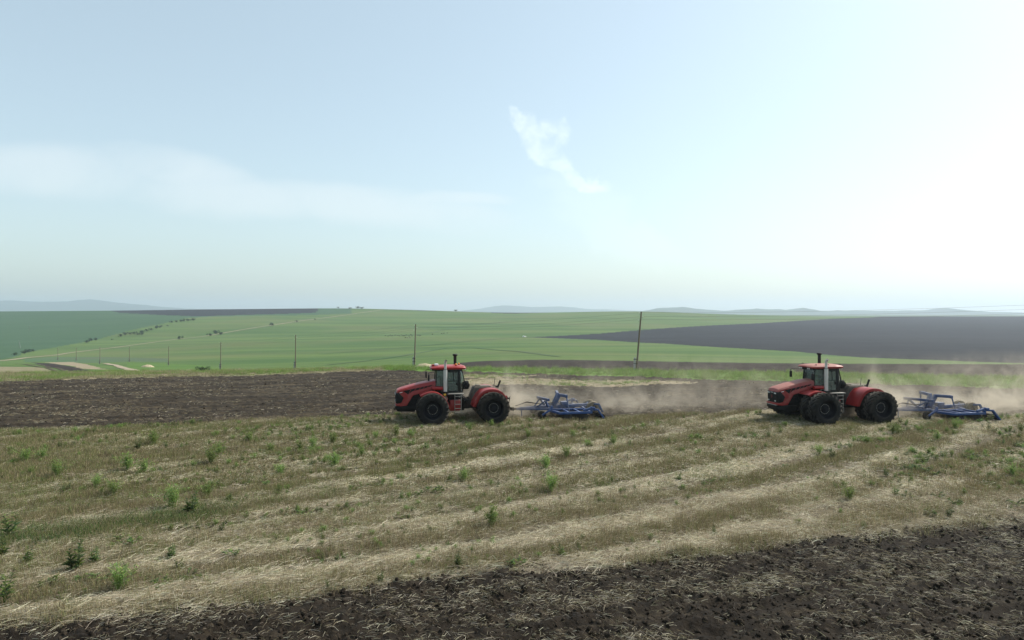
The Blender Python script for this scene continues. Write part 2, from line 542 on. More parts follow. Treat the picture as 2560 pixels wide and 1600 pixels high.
# zone of every cell, decided at the cell centre with a little wander along the borders
xc = 0.25 * (XX[:-1, :-1] + XX[1:, :-1] + XX[:-1, 1:] + XX[1:, 1:])
yc_ = 0.25 * (YY[:-1, :-1] + YY[1:, :-1] + YY[:-1, 1:] + YY[1:, 1:])
wob = np.clip(yc_ / 80.0, 0.3, 2.0)
xw = xc + (fbm(xc / 3.0, yc_ / 3.0, 51) - 0.5) * 1.2 * wob
yw = yc_ + (fbm(xc / 3.0 + 9, yc_ / 3.0, 52) - 0.5) * 1.6 * wob
uc, vc = uv(xc, yc_)
zone = np.full(xc.shape, 5)                     # crop
zone[yc_ > 1900] = 13
zone[in_poly(xw, yw, darkg)] = 6
zone[in_poly(xw, yw, vdull)] = 14
zone[in_poly(xw, yw, brightg)] = 12
zone[in_poly(xw, yw, vstub)] = 10
zone[in_poly(xw, yw, vdry)] = 2
zone[in_poly(xw, yw, vsoil)] = 4
zone[in_poly(xw, yw, hillp)] = 7
zone[in_poly(xw, yw, topp) | in_poly(xw, yw, top2) | in_poly(xw, yw, top3)] = 8
for i, (nm, pts, wd, mt) in enumerate(LINES):
    pass
pl = in_poly(xw, yw, plateau)
zone[pl] = np.where(vc[pl] > work_edge(uc[pl]), 1, 0)
zone[pl & (vc < near_edge(uc))] = 3
zone[in_poly(xw, yw, strip)] = 4
zone[pl & (in_poly(xw, yw, dry1) | in_poly(xw, yw, dry2)) & (zone == 1)] = 2
zone[in_poly(xw, yw, margin)] = 10
zone[in_poly(xw, yw, verge)] = 11

ZN = {0: ('stubble_field', 'stubble_floor'), 1: ('tilled_field', 'soil_far'), 2: ('dry_stubble_patch', 'dry_patch'), 3: ('tilled_headland', 'soil_near'),
      4: ('ploughed_strip', 'plough_strip'), 5: ('green_hillside', 'crop'), 6: ('dark_green_hillside', 'crop_dark'), 7: ('ploughed_hillside', 'plough_hill'),
      8: ('ploughed_hilltop', 'plough_hill'), 10: ('weedy_margin', 'weedy'), 11: ('grass_verge', 'verge'), 12: ('bright_green_patch', 'crop_bright'), 13: ('plain', 'plain'), 14: ('dull_green_patch', 'crop_dull')}


def link(o, parent=None):
    COL.objects.link(o)
    if parent is not None:
        o.parent = parent
    return o


def grid_mesh(name, V, F, mat):
    used = np.unique(F)
    remap = np.full(len(V), -1)
    remap[used] = np.arange(len(used))
    me = bpy.data.meshes.new(name)
    me.vertices.add(len(used))
    me.vertices.foreach_set('co', V[used].astype(np.float32).ravel())
    nf = len(F)
    me.loops.add(nf * F.shape[1])
    me.loops.foreach_set('vertex_index', remap[F].astype(np.int32).ravel())
    me.polygons.add(nf)
    me.polygons.foreach_set('loop_start', (np.arange(nf) * F.shape[1]).astype(np.int32))
    me.polygons.foreach_set('use_smooth', np.ones(nf, bool))
    me.update(calc_edges=True)
    me.validate()
    if mat:
        me.materials.append(mat)
    return bpy.data.objects.new(name, me)


V = np.stack([XX, YY, ZZ], -1).reshape(-1, 3)
idx = np.arange(NX * NY).reshape(NY, NX)
F = np.stack([idx[:-1, :-1], idx[:-1, 1:], idx[1:, 1:], idx[1:, :-1]], -1)
for z, (nm, mt) in ZN.items():
    sel = zone == z
    if sel.any():
        o = link(grid_mesh(nm, V, F[sel], M[mt]))
        o['kind'] = 'structure'


def ribbon(name, pts, half, mat):
    """track laid a little above the land, bending with it"""
    P = np.array(pts)
    d = np.r_[0, np.cumsum(np.hypot(*np.diff(P, axis=0).T))]
    tt = np.arange(0, d[-1], max(d[-1] / 260, 1.0))
    cx, cy_ = np.interp(tt, d, P[:, 0]), np.interp(tt, d, P[:, 1])
    for _ in range(6):
        cx[1:-1] = 0.25 * cx[:-2] + 0.5 * cx[1:-1] + 0.25 * cx[2:]
        cy_[1:-1] = 0.25 * cy_[:-2] + 0.5 * cy_[1:-1] + 0.25 * cy_[2:]
    tx, ty = np.gradient(cx), np.gradient(cy_)
    ln = np.hypot(tx, ty) + 1e-9
    nx_, ny_ = -ty / ln, tx / ln
    hw = half * (0.7 + 0.6 * fbm(tt / 14.0, tt * 0, 95, 2))
    rows = []
    for f in (-1, -0.33, 0.33, 1):
        x, y = cx + nx_ * hw * f, cy_ + ny_ * hw * f
        rows.append(np.stack([x, y, relief(x, y) + 0.06 + y * 2.5e-4], -1))
    n = len(tt)
    VV = np.array(rows).reshape(-1, 3)
    id2 = np.arange(4 * n).reshape(4, n)
    FF = np.stack([id2[:-1, :-1], id2[:-1, 1:], id2[1:, 1:], id2[1:, :-1]], -1).reshape(-1, 4)
    o = link(grid_mesh(name, VV, FF, M[mat]))
    o['kind'] = 'structure'


for nm, pts, wd, mt in LINES:
    ribbon(nm, pts, wd, mt)


def ridge(name, sky_line, dist, depth, label_mat):
    """far range of hills: a real land form with a front and a back slope"""
    px = np.arange(sky_line[0][0], sky_line[-1][0] + 1, 6.0)
    top = np.interp(px, [a for a, b in sky_line], [b for a, b in sky_line])
    top = top - (fbm(px / 40.0, px * 0, 77, 4) - 0.5) * 3.0
    t = (px - 1280) / FPX
    rows = np.linspace(-1, 1, 13)
    vs = []
    for r in rows:
        d = dist + r * depth
        h = CAM_H + (HOR - top) / FPX * dist
        base = -4.5
        prof = math.cos(r * math.pi / 2) ** 1.3 if abs(r) < 1 else 0
        n = (fbm(px / 30.0 + r * 3, px * 0 + r * 4, 78, 4) - 0.5) * 26 * (1 - r * r) * (abs(r) > 0.01)
        z = base + (h - base) * prof + n
        vs.append(np.stack([t * dist * (1 + 0.3 * r * depth / dist), np.full_like(t, d), z], -1))
    VV = np.array(vs).reshape(-1, 3)
    n = len(px)
    id2 = np.arange(13 * n).reshape(13, n)
    FF = np.stack([id2[:-1, :-1], id2[:-1, 1:], id2[1:, 1:], id2[1:, :-1]], -1).reshape(-1, 4)
    o = link(grid_mesh(name, VV, FF, M[label_mat]))
    o['kind'] = 'structure'


ridge('far_hills', [(-700, 768), (-400, 757), (-200, 752), (0, 751), (100, 754), (180, 753), (225, 748), (290, 755), (400, 767), (460, 772), (600, 776), (800, 783)], 9500, 1200, 'hill_wood')
ridge('far_hills', [(1080, 784), (1150, 778), (1220, 768), (1260, 763), (1330, 768), (1400, 766), (1480, 772), (1560, 776), (1700, 780), (1800, 784)], 10200, 1200, 'hill_wood')
ridge('far_hills', [(1560, 785), (1600, 780), (1640, 770), (1700, 768), (1760, 773), (1810, 777), (1850, 774), (1900, 772), (1960, 775), (2000, 771), (2050, 778), (2150, 777), (2250, 776),
                    (2310, 777), (2350, 771), (2400, 776), (2460, 780), (2560, 782), (2700, 779), (2900, 772), (3300, 777)], 6200, 800, 'hill_wood')

# ------------------------------------------------------------------ plants and straw: small meshes, scattered as stuff
def leaf_mat(name, tint, var=0.25, trans=0.35, rough=0.7):
    """per-leaf colour from the mesh, small change from plant to plant, light shining through"""
    m, t, out = new_mat(name)
    a = t.n('ShaderNodeAttribute')
    a.attribute_name = 'Col'
    oi = t.n('ShaderNodeObjectInfo')
    h = t.n('ShaderNodeHueSaturation')
    t.l(t.m('ADD', 1.0 - var, t.m('MULTIPLY', oi.outputs['Random'], 2 * var)), h.inputs['Value'])
    t.l(t.m('ADD', 0.485, t.m('MULTIPLY', oi.outputs['Random'], 0.03)), h.inputs['Hue'])
    t.l(t.mix(1.0, a.outputs['Color'], tint, 'MULTIPLY'), h.inputs['Color'])
    d = t.n('ShaderNodeBsdfPrincipled')
    d.inputs['Roughness'].default_value = rough
    d.inputs['Specular IOR Level'].default_value = 0.25
    t.l(h.outputs[0], d.inputs['Base Color'])
    tr = t.n('ShaderNodeBsdfTranslucent')
    t.l(h.outputs[0], tr.inputs['Color'])
    mx = t.n('ShaderNodeMixShader')
    mx.inputs[0].default_value = trans
    t.l(d.outputs[0], mx.inputs[1])
    t.l(tr.outputs[0], mx.inputs[2])
    t.l(mx.outputs[0], out.inputs['Surface'])
    return m


M['straw'] = leaf_mat('straw', (1, 1, 1), 0.18, 0.30, 0.5)
M['green'] = leaf_mat('green', (1, 1, 1), 0.25, 0.40)
M['weed'] = leaf_mat('weed', (1.12, 1.04, 1.05), 0.35, 0.42)
M['clod'] = ground_mat('clod', (0.015, 0.0112, 0.0078), (0.038, 0.029, 0.020), None, 0, scale=9, bscale=30, bdist=0.02)


def poly_mesh(name, V, F, C=None, mat=None, smooth=False):
    me = bpy.data.meshes.new(name)
    me.from_pydata([tuple(p) for p in V], [], [tuple(f) for f in F])
    if C is not None:
        ca_ = me.color_attributes.new('Col', 'FLOAT_COLOR', 'POINT')
        ca_.data.foreach_set('color', np.asarray(np.c_[C, np.ones(len(C))], np.float32).ravel())
    if mat:
        me.materials.append(mat)
    if smooth:
        me.polygons.foreach_set('use_smooth', np.ones(len(me.polygons), bool))
    me.update()
    return me


class Blades:
    def __init__(self):
        self.V, self.F, self.C = [], [], []

    def blade(self, p, d, L, wd, col, bend=0.0, seg=2, tip=0.2):
        """thin tapering strip from p along d, drooping by bend"""
        d = np.asarray(d, float)
        d = d / np.linalg.norm(d)
        a = random.uniform(0, 2 * math.pi)
        s = np.cross(d, (math.cos(a), math.sin(a), 0.3))
        s = s / (np.linalg.norm(s) + 1e-9)
        b0 = len(self.V)
        for i in range(seg + 1):
            f = i / seg
            c = np.asarray(p) + d * L * f + np.array((0, 0, -bend * L * f * f))
            ww = wd * (1 - (1 - tip) * f) * 0.5
            self.V += [c - s * ww, c + s * ww]
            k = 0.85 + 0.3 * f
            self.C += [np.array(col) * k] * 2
        for i in range(seg):
            q = b0 + 2 * i
            self.F.append((q, q + 1, q + 3, q + 2))

    def leaf(self, p, d, L, wd, col, up=(0, 0, 1), fold=0.25):
        """pointed leaf: four triangles with a folded midrib"""
        d = np.asarray(d, float)
        d = d / np.linalg.norm(d)
        s = np.cross(d, up)
        s = s / (np.linalg.norm(s) + 1e-9)
        n = np.cross(s, d)
        p = np.asarray(p, float)
        b = len(self.V)
        mid = p + d * L * 0.45
        self.V += [p, mid + s * wd * 0.5 + n * fold * wd, p + d * L + n * -0.15 * L, mid - s * wd * 0.5 + n * fold * wd, mid]
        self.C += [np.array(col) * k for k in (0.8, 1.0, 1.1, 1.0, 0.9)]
        self.F += [(b, b + 1, b + 4), (b + 1, b + 2, b + 4), (b + 2, b + 3, b + 4), (b + 3, b, b + 4)]

    def mesh(self, name, mat):
        return poly_mesh(name, self.V, self.F, np.array(self.C), mat)


def cj(c, j):
    k = 1 + random.uniform(-j, j)
    return tuple(x * k * (1 + random.uniform(-0.06, 0.06)) for x in c)


def lying_straw(n, wd, cols, rad=0.34, Lr=(0.14, 0.42), along=0.7):
    b = Blades()
    for i in range(n):
        r = rad * math.sqrt(random.random())
        a = random.uniform(0, 6.283)
        p = (r * math.cos(a) * 1.25, r * math.sin(a), random.uniform(0.0, 0.09))
        th = random.gauss(0.25, 0.5) if random.random() < along else random.uniform(0, 6.283)
        if random.random() < 0.5:
            th += math.pi
        d = (math.cos(th), math.sin(th), random.uniform(-0.05, 0.38))
        b.blade(p, d, random.uniform(*Lr), wd * random.uniform(0.7, 1.4), cj(random.choice(cols), 0.25), random.uniform(0, 0.35), 2, 0.6)
    return b


def standing_stubble(n, wd, cols, green=0.0, gcol=((0.12, 0.17, 0.04),), rad=0.30, hgt=(0.13, 0.30)):
    b = Blades()
    for i in range(n):
        r = rad * math.sqrt(random.random())
        a = random.uniform(0, 6.283)
        p = (r * math.cos(a) * 1.4, r * math.sin(a), -0.02)
        d = (random.gauss(0, 0.22), random.gauss(0, 0.22), 1)
        b.blade(p, d, random.uniform(*hgt), wd * random.uniform(0.7, 1.3), cj(random.choice(cols), 0.3), random.uniform(0, 0.12), 2, 0.8)
    for i in range(int(n * green)):
        r = rad * math.sqrt(random.random())
        a = random.uniform(0, 6.283)
        p = (r * math.cos(a) * 1.3, r * math.sin(a), -0.02)
        d = (random.gauss(0, 0.35), random.gauss(0, 0.35), 1)
        b.blade(p, d, random.uniform(0.12, 0.32), wd * 1.3, cj(random.choice(gcol), 0.25), random.uniform(0, 0.3), 2, 0.15)
    return b


def grass_tuft(n, wd, cols, rad=0.25, hgt=(0.12, 0.4)):
    b = Blades()
    for i in range(n):
        r = rad * math.sqrt(random.random())
        a = random.uniform(0, 6.283)
        d = (random.gauss(0, 0.4), random.gauss(0, 0.4), 1)
        b.blade((r * math.cos(a), r * math.sin(a), -0.02), d, random.uniform(*hgt), wd * random.uniform(0.7, 1.4), cj(random.choice(cols), 0.25), random.uniform(0, 0.45), 2, 0.1)
    return b


def weed_upright(h, cols):          # tall stem with whorls of narrow leaves (goosefoot, thistle)
    b = Blades()
    for s in range(random.randint(2, 4)):
        x, y = random.gauss(0, 0.05), random.gauss(0, 0.05)
        lean = (random.gauss(0, 0.12), random.gauss(0, 0.12))
        hh = h * random.uniform(0.65, 1.0)
        b.blade((x, y, -0.02), (lean[0], lean[1], 1), hh, 0.014, cj((0.10, 0.13, 0.05), 0.2), 0, 2, 0.5)
        nn = int(26 * hh / 0.5)
        for i in range(nn):
            f = 0.12 + 0.88 * i / nn
            a = i * 2.4 + random.uniform(-0.5, 0.5)
            e = random.uniform(0.1, 0.8)
            L = 0.17 * (1.15 - 0.75 * f) * random.uniform(0.7, 1.3)
            b.leaf((x + lean[0] * hh * f, y + lean[1] * hh * f, hh * f), (math.cos(a), math.sin(a), e), L, L * 0.42, cj(random.choice(cols), 0.3))
    return b


def weed_bushy(h, cols):            # round feathery bush of fine twigs
    b = Blades()
    for s in range(34):
        a = random.uniform(0, 6.283)
        sp = abs(random.gauss(0, 0.55))
        d = np.array((math.cos(a) * sp, math.sin(a) * sp, 1.0))
        d /= np.linalg.norm(d)
        L = h * random.uniform(0.6, 1.05)
        b.blade((random.gauss(0, 0.02), random.gauss(0, 0.02), -0.02), d, L, 0.010, cj(cols[0], 0.2), 0.1, 2, 0.3)
        for i in range(9):
            f = random.uniform(0.3, 1.0)
            q = np.array((0, 0, 0.0)) + d * L * f
            a2 = random.uniform(0, 6.283)
            b.leaf(q, (math.cos(a2), math.sin(a2), random.uniform(0.2, 1.4)), random.uniform(0.06, 0.13), 0.022, cj(random.choice(cols), 0.3))
    return b


def weed_rosette(h, cols):          # low sprawling plant with broad dark leaves
    b = Blades()
    for s in range(9):
        a = random.uniform(0, 6.283)
        e = random.uniform(0.25, 1.2)
        d = np.array((math.cos(a), math.sin(a), e))
        d /= np.linalg.norm(d)
        L = h * random.uniform(0.6, 1.1)
        b.blade((0, 0, -0.02), d, L, 0.012, cj((0.09, 0.12, 0.04), 0.2), 0.15, 2, 0.6)
        for i in range(6):
            f = random.uniform(0.3, 1.0)
            a2 = a + random.gauss(0, 0.9)
            LL = random.uniform(0.10, 0.2)
            b.leaf(d * L * f, (math.cos(a2), math.sin(a2), random.uniform(-0.1, 0.7)), LL, LL * 0.48, cj(random.choice(cols), 0.3))
    return b


STRAW = ((0.61, 0.54, 0.40), (0.50, 0.435, 0.305), (0.70, 0.64, 0.50), (0.35, 0.295, 0.195))
BROWN = ((0.185, 0.148, 0.080), (0.235, 0.19, 0.105), (0.135, 0.112, 0.06), (0.30, 0.25, 0.15))
YGREEN = ((0.16, 0.20, 0.05), (0.12, 0.17, 0.042), (0.20, 0.21, 0.065))
GREEN = ((0.105, 0.165, 0.040), (0.145, 0.205, 0.050), (0.085, 0.135, 0.038))
DKGREEN = ((0.055, 0.105, 0.036), (0.075, 0.130, 0.042), (0.045, 0.085, 0.032))


def proto_set(name, meshes):
    c = bpy.data.collections.new(name)      # not linked to the scene: source shapes for the scatter only
    for i, me in enumerate(meshes):
        o = bpy.data.objects.new('%s_%02d' % (name, i), me)
        c.objects.link(o)
    return c


def scatter(name, coll, P, rot, scl, idx_, label, category):
    me = bpy.data.meshes.new(name)
    n = len(P)
    me.vertices.add(n)
    me.vertices.foreach_set('co', np.asarray(P, np.float32).ravel())
    for an, tp, key, val in (('rot', 'FLOAT_VECTOR', 'vector', rot), ('scl', 'FLOAT_VECTOR', 'vector', scl)):
        at = me.attributes.new(an, tp, 'POINT')
        at.data.foreach_set(key, np.asarray(val, np.float32).ravel())
    at = me.attributes.new('pick', 'INT', 'POINT')
    at.data.foreach_set('value', np.asarray(idx_, np.int32))
    me.update()
    o = link(bpy.data.objects.new(name, me))
    ng = bpy.data.node_groups.new(name, 'GeometryNodeTree')
    ng.interface.new_socket('Geometry', in_out='INPUT', socket_type='NodeSocketGeometry')
    ng.interface.new_socket('Geometry', in_out='OUTPUT', socket_type='NodeSocketGeometry')
    gi = ng.nodes.new('NodeGroupInput')
    go = ng.nodes.new('NodeGroupOutput')
    iop = ng.nodes.new('GeometryNodeInstanceOnPoints')
    ci = ng.nodes.new('GeometryNodeCollectionInfo')
    ci.inputs['Collection'].default_value = coll
    ci.inputs['Separate Children'].default_value = True
    ci.inputs['Reset Children'].default_value = True
    iop.inputs['Pick Instance'].default_value = True

    def attr(nm, dt):
        a = ng.nodes.new('GeometryNodeInputNamedAttribute')
        a.data_type = dt
        a.inputs['Name'].default_value = nm
        return a.outputs[0]
    e2r = ng.nodes.new('FunctionNodeEulerToRotation')
    ng.links.new(attr('rot', 'FLOAT_VECTOR'), e2r.inputs[0])
    ng.links.new(gi.outputs[0], iop.inputs['Points'])
    ng.links.new(ci.outputs[0], iop.inputs['Instance'])
    ng.links.new(attr('pick', 'INT'), iop.inputs['Instance Index'])
    ng.links.new(e2r.outputs[0], iop.inputs['Rotation'])
    ng.links.new(attr('scl', 'FLOAT_VECTOR'), iop.inputs['Scale'])
    ng.links.new(iop.outputs[0], go.inputs[0])
    md = o.modifiers.new('scatter', 'NODES')
    md.node_group = ng
    o['kind'] = 'stuff'
    o['label'] = label
    o['category'] = category
    return o


def fan_points(n, y0, y1, tmax=0.86, p=0.0):
    """random ground points, a little denser (per area) near the viewer"""
    Y = rng.uniform(y0 ** (1 + p), y1 ** (1 + p), n) ** (1 / (1 + p))
    X = rng.uniform(-tmax, tmax, n) * Y
    return X, Y


# --- what grows or lies where in the stubble: bands across the rows, broken up along them
BANDS = [   # v0, v1, lying straw, standing stubble, yellow-green grass, bare
    (17.6, 18.8, .75, .05, .00), (18.8, 20.1, .15, .80, .12), (20.1, 21.2, .95, .05, .00), (21.2, 21.7, .08, .06, .0), (21.7, 23.0, .15, .80, .12),
    (23.0, 24.7, .97, .05, .02), (24.7, 25.4, .12, .20, .30), (25.4, 26.7, .35, .55, .15), (26.7, 28.0, .75, .2, .05), (28.0, 28.5, .06, .06, .04), (28.5, 29.3, .55, .30, .10),
    (29.3, 31.0, .10, .75, .45), (31.0, 33.2, .95, .08, .02), (33.2, 35.0, .08, .75, .45), (35.0, 35.7, .14, .08, .02), (35.7, 37.9, .08, .85, .30),
    (37.9, 38.7, .60, .20, .05), (38.7, 41.0, .06, .80, .35), (41.0, 41.8, .60, .30, .10), (41.8, 49.5, .15, .70, .40)]


_r2 = random.Random(5)
_lo, _v = [], 17.6
while _v > -30:
    _w = _r2.uniform(0.7, 1.7)
    _lo.append((_v - _w, _v) + _r2.choice(((.95, .05, .0), (.12, .8, .12), (.15, .8, .2), (.6, .3, .1), (.2, .15, .05))))
    _v -= _w
_hi, _v = [], 49.5
while _v < 130:
    _w = _r2.uniform(1.0, 2.6)
    _hi.append((_v, _v + _w) + _r2.choice(((.8, .15, .05), (.08, .8, .3), (.08, .8, .4), (.5, .3, .1), (.1, .8, .4), (.2, .15, .05))))
    _v += _w
BANDS = _lo[::-1] + BANDS + _hi


def band_weights(u, v, s):
    vv = s * 0.964 + 0.8 * (fbm(u / 9.0, v / 6.0, 61, 3) - 0.5) + 1.0 * (fbm(u / 1.5, v / 0.9, 62, 3) - 0.5)
    k = np.clip(np.searchsorted([b[0] for b in BANDS], vv) - 1, 0, len(BANDS) - 1)
    W = np.array([b[2:5] for b in BANDS])[k]
    left = sstep(4.0, -16.0, u)                     # further left: less bright straw, more living grass
    far = sstep(20, 28, v)
    W = W.copy()
    mv = W[:, 0] * left * far * 0.75
    W[:, 0] -= mv
    W[:, 1] += mv * 0.55
    W[:, 2] += mv * 0.9 + left * 0.26 + 0.10 * far
    patch = fbm(u / 7.0, s / 1.8, 63, 3)
    W[:, 2] *= 0.55 + 1.6 * sstep(0.40, 0.60, patch)
    W[:, 1] *= 1 - 0.35 * np.clip(W[:, 2], 0, 1)
    W[:, 0] *= 1 - 0.5 * left * far
    swap = sstep(0.55, 0.66, fbm(u / 10.0 + 40, s / 1.2, 64, 3)) * 0.7
    a, b = W[:, 0].copy(), W[:, 1].copy()
    W[:, 0] = a * (1 - swap) + b * swap
    W[:, 1] = b * (1 - swap) + a * swap
    return W


def make_sets(wd_near):
    return wd_near


near_sets, far_sets = {}, {}
for tag_, wd in (('near', 0.0070), ('mid', 0.011)):
    near_sets[tag_] = dict(
        straw=[lying_straw(30, wd, STRAW).mesh('straw', M['straw']) for _ in range(5)],
        stub=[standing_stubble(26, wd * 0.8, BROWN, 0.10).mesh('stubble', M['straw']) for _ in range(4)],
        stubg=[standing_stubble(15, wd * 0.8, BROWN, 1.3, YGREEN).mesh('stubble', M['straw']) for _ in range(4)])
allm = []
pick_of = {}
for tag_ in near_sets:
    for kk in ('straw', 'stub', 'stubg'):
        pick_of[tag_, kk] = (len(allm), len(near_sets[tag_][kk]))
        allm += near_sets[tag_][kk]
coll_s = proto_set('stubble_source', allm)


def pick(tag_, kk, n):
    a, c = pick_of[tag_, kk]
    return a + rng.integers(0, c, n)


X, Y = fan_points(82000, 13.5, 56.0, 0.84, 0.15)
u, v = uv(X, Y)
keep = (v > near_edge(u) - 0.7) & (v < work_edge(u) + 0.1)
X, Y, u, v = X[keep], Y[keep], u[keep], v[keep]
S0 = swath(X, Y)
W = band_weights(u, v, S0)
r = rng.random(len(X))
W = W / np.maximum(W.sum(1, keepdims=True), 1.0)
cls = np.where(r < W[:, 0], 0, np.where(r < W[:, 0] + W[:, 1], 1, np.where(r < W.sum(1), 2, 3)))
ok = (cls < 3) & (rng.random(len(X)) > 0.97 * ruts(X, Y))
X, Y, u, v, cls = X[ok], Y[ok], u[ok], v[ok], cls[ok]
n = len(X)
tagm = Y > 28
pk = np.zeros(n, int)
for ci_, kk in enumerate(('straw', 'stub', 'stubg')):
    for tg, mk in (('near', ~tagm), ('mid', tagm)):
        s_ = (cls == ci_) & mk
        pk[s_] = pick(tg, kk, s_.sum())
Z = H(X, Y)
rot = np.zeros((n, 3))
rot[:, 2] = swath_dir(Y) - 0.1 + np.where(cls == 0, rng.normal(0, 0.35, n), rng.uniform(0, 6.28, n)) + np.where(rng.random(n) < 0.5, math.pi, 0)
sc_ = rng.uniform(0.75, 1.25, n)
hs = np.where(cls == 0, rng.uniform(0.6, 1.3, n), rng.uniform(0.7, 1.2, n) * (0.75 + 0.5 * fbm(u / 3, v / 1.0, 66, 2)))
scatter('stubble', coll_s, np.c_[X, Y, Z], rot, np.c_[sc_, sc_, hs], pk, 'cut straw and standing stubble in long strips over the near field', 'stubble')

# --- straw worked into the tilled soil, near and far
allm = [lying_straw(18, 0.0055, STRAW + BROWN[2:], 0.32, (0.05, 0.24), 0.3).mesh('straw', M['straw']) for _ in range(4)] + \
       [lying_straw(16, 0.014, STRAW + BROWN + BROWN, 0.6, (0.08, 0.24), 0.5).mesh('straw', M['straw']) for _ in range(3)]
coll_l = proto_set('straw_source', allm)
X, Y = fan_points(10500, 11.0, 30.0, 0.84, 0.3)
u, v = uv(X, Y)
dens = sstep(0.40, 0.66, fbm(u / 2.2, v / 0.55, 71, 3)) * 0.9 + 0.10
keep = (v < near_edge(u) + 0.3) & (rng.random(len(X)) < dens)
X1, Y1 = X[keep], Y[keep]
p1 = rng.integers(0, 4, len(X1))
X, Y = fan_points(14000, 40.0, 100.0, 0.84, 0.2)
u, v = uv(X, Y)
dens = sstep(0.42, 0.64, fbm(u / 9.0, v / 0.8, 72, 3)) * (0.35 + 0.65 * sstep(-5, -35, u)) + 0.03
keep = (v > work_edge(u)) & (rng.random(len(X)) < dens) & in_poly(X, Y, plateau) & ~in_poly(X, Y, verge) & ~in_poly(X, Y, margin)
X2, Y2 = X[keep], Y[keep]
p2 = rng.integers(4, 7, len(X2))
X, Y, pk = np.r_[X1, X2], np.r_[Y1, Y2], np.r_[p1, p2]
n = len(X)
rot = np.c_[np.zeros(n), np.zeros(n), ROW + rng.normal(0, 0.9, n)]
sc_ = rng.uniform(0.6, 1.3, n)
scatter('loose_straw', coll_l, np.c_[X, Y, H(X, Y) + 0.01], rot, np.c_[sc_, sc_, sc_], pk, 'loose straw mixed into the dark tilled soil', 'straw')

# --- clods of the tilled soil
cl = []
for k in range(5):
    bm = bmesh.new()
    bmesh.ops.create_icosphere(bm, subdivisions=2, radius=1.0)
    off = rng.uniform(0, 50, 3)
    for vt in bm.verts:
        c = vt.co
        q = float(vnoise(np.array([c.x * 1.6 + off[0] + c.z]), np.array([c.y * 1.6 + off[1] - c.z]), k)[0])
        vt.co = c * (0.55 + 0.75 * q)
        vt.co.z *= 0.75
    me = bpy.data.meshes.new('clod')
    bm.to_mesh(me)
    bm.free()
    me.materials.append(M['clod'])
    cl.append(me)
coll_c = proto_set('clod_source', cl)
X, Y = fan_points(36000, 11.0, 30.0, 0.84, 0.3)
u, v = uv(X, Y)
keep = (v < near_edge(u) + 0.15)
X1, Y1 = X[keep], Y[keep]
s1 = 0.012 + 0.070 * rng.random(len(X1)) ** 4.0
X, Y = fan_points(4500, 40.0, 90.0, 0.84, 0.2)
u, v = uv(X, Y)
keep = (v > work_edge(u) + 0.1) & in_poly(X, Y, plateau) & ~in_poly(X, Y, verge) & ~in_poly(X, Y, margin) & ~in_poly(X, Y, dry1) & ~in_poly(X, Y, dry2)
X2, Y2 = X[keep], Y[keep]
s2 = 0.025 + 0.05 * rng.random(len(X2)) ** 2.5
X, Y, s_ = np.r_[X1, X2], np.r_[Y1, Y2], np.r_[s1, s2]
n = len(X)
scatter('soil_clods', coll_c, np.c_[X, Y, H(X, Y) + s_ * 0.05], rng.uniform(0, 6.28, (n, 3)), np.c_[s_, s_, s_], rng.integers(0, 5, n), 'dark clods of freshly tilled soil', 'soil')

# --- ground cover of grass: dark strip at the left, verge along the poles, weedy margin
gm = [grass_tuft(26, 0.008, GREEN, 0.22, (0.12, 0.36)).mesh('grass', M['green']) for _ in range(3)] + \
     [grass_tuft(24, 0.010, DKGREEN, 0.25, (0.10, 0.34)).mesh('grass', M['green']) for _ in range(3)] + \
     [grass_tuft(22, 0.035, ((0.16, 0.245, 0.06), (0.20, 0.27, 0.075), (0.125, 0.205, 0.05)), 0.5, (0.3, 0.85)).mesh('grass', M['green']) for _ in range(3)] + \
     [grass_tuft(20, 0.035, ((0.34, 0.29, 0.18), (0.27, 0.24, 0.14), (0.19, 0.20, 0.09)), 0.5, (0.2, 0.6)).mesh('grass', M['green']) for _ in range(3)]
coll_g = proto_set('grass_source', gm)
P_, K_, S_ = [], [], []
# dark green strip in the lower left and green growth along the worked edge
X, Y = fan_points(42000, 15.0, 50.0, 0.84, 0.1)
u, v = uv(X, Y)
sw = swath(X, Y)
d1 = sstep(2.2, 0.6, np.abs(sw - float(swath(np.array([-13.6]), np.array([22.8]))[0]))) * sstep(-9.0, -11.5, X) * sstep(0.30, 0.5, fbm(u / 2.0, v, 81, 2) + 0.12)
d2 = sstep(1.7, 0.6, np.abs(v - 46.6)) * sstep(-26, -19, u) * sstep(5, 1, u) * sstep(0.40, 0.56, fbm(u / 2.0, v / 0.8, 82, 2))
d3 = 0.5 * sstep(0.54, 0.66, fbm(u / 3.5, sw / 1.3, 83, 3)) * (v > 24) * (v < work_edge(u))
d4 = 0.6 * sstep(1.2, 0.5, np.abs(v - 47.4)) * sstep(0.50, 0.62, fbm(u / 2.4, v / 0.8, 84, 2)) * (u < -16)
q = rng.random(len(X))
for dd, lo, hi, big in ((d1, 1, 6, 1.45), (d2, 0, 4, 1.15), (d3, 0, 3, 1.0), (d4, 0, 3, 1.1)):
    k = (q < dd) & (v > near_edge(u)) & (v < work_edge(u) + 0.3)
    P_.append(np.c_[X[k], Y[k]])
    K_.append(rng.integers(lo, hi, k.sum()))
    S_.append(rng.uniform(0.6, 1.25, k.sum()) * big)
X, Y = fan_points(26000, 60.0, 110.0, 0.86, 0.6)
iv = in_poly(X, Y, verge)
im = in_poly(X, Y, margin)
idr = in_poly(X, Y, dry1) | in_poly(X, Y, dry2)
u, v = uv(X, Y)
gp = fbm(u / 5.0, v / 2.0, 85, 3)
P_.append(np.c_[X[iv], Y[iv]])
K_.append(np.where(rng.random(iv.sum()) < 0.9, rng.integers(6, 9, iv.sum()), rng.integers(9, 12, iv.sum())))
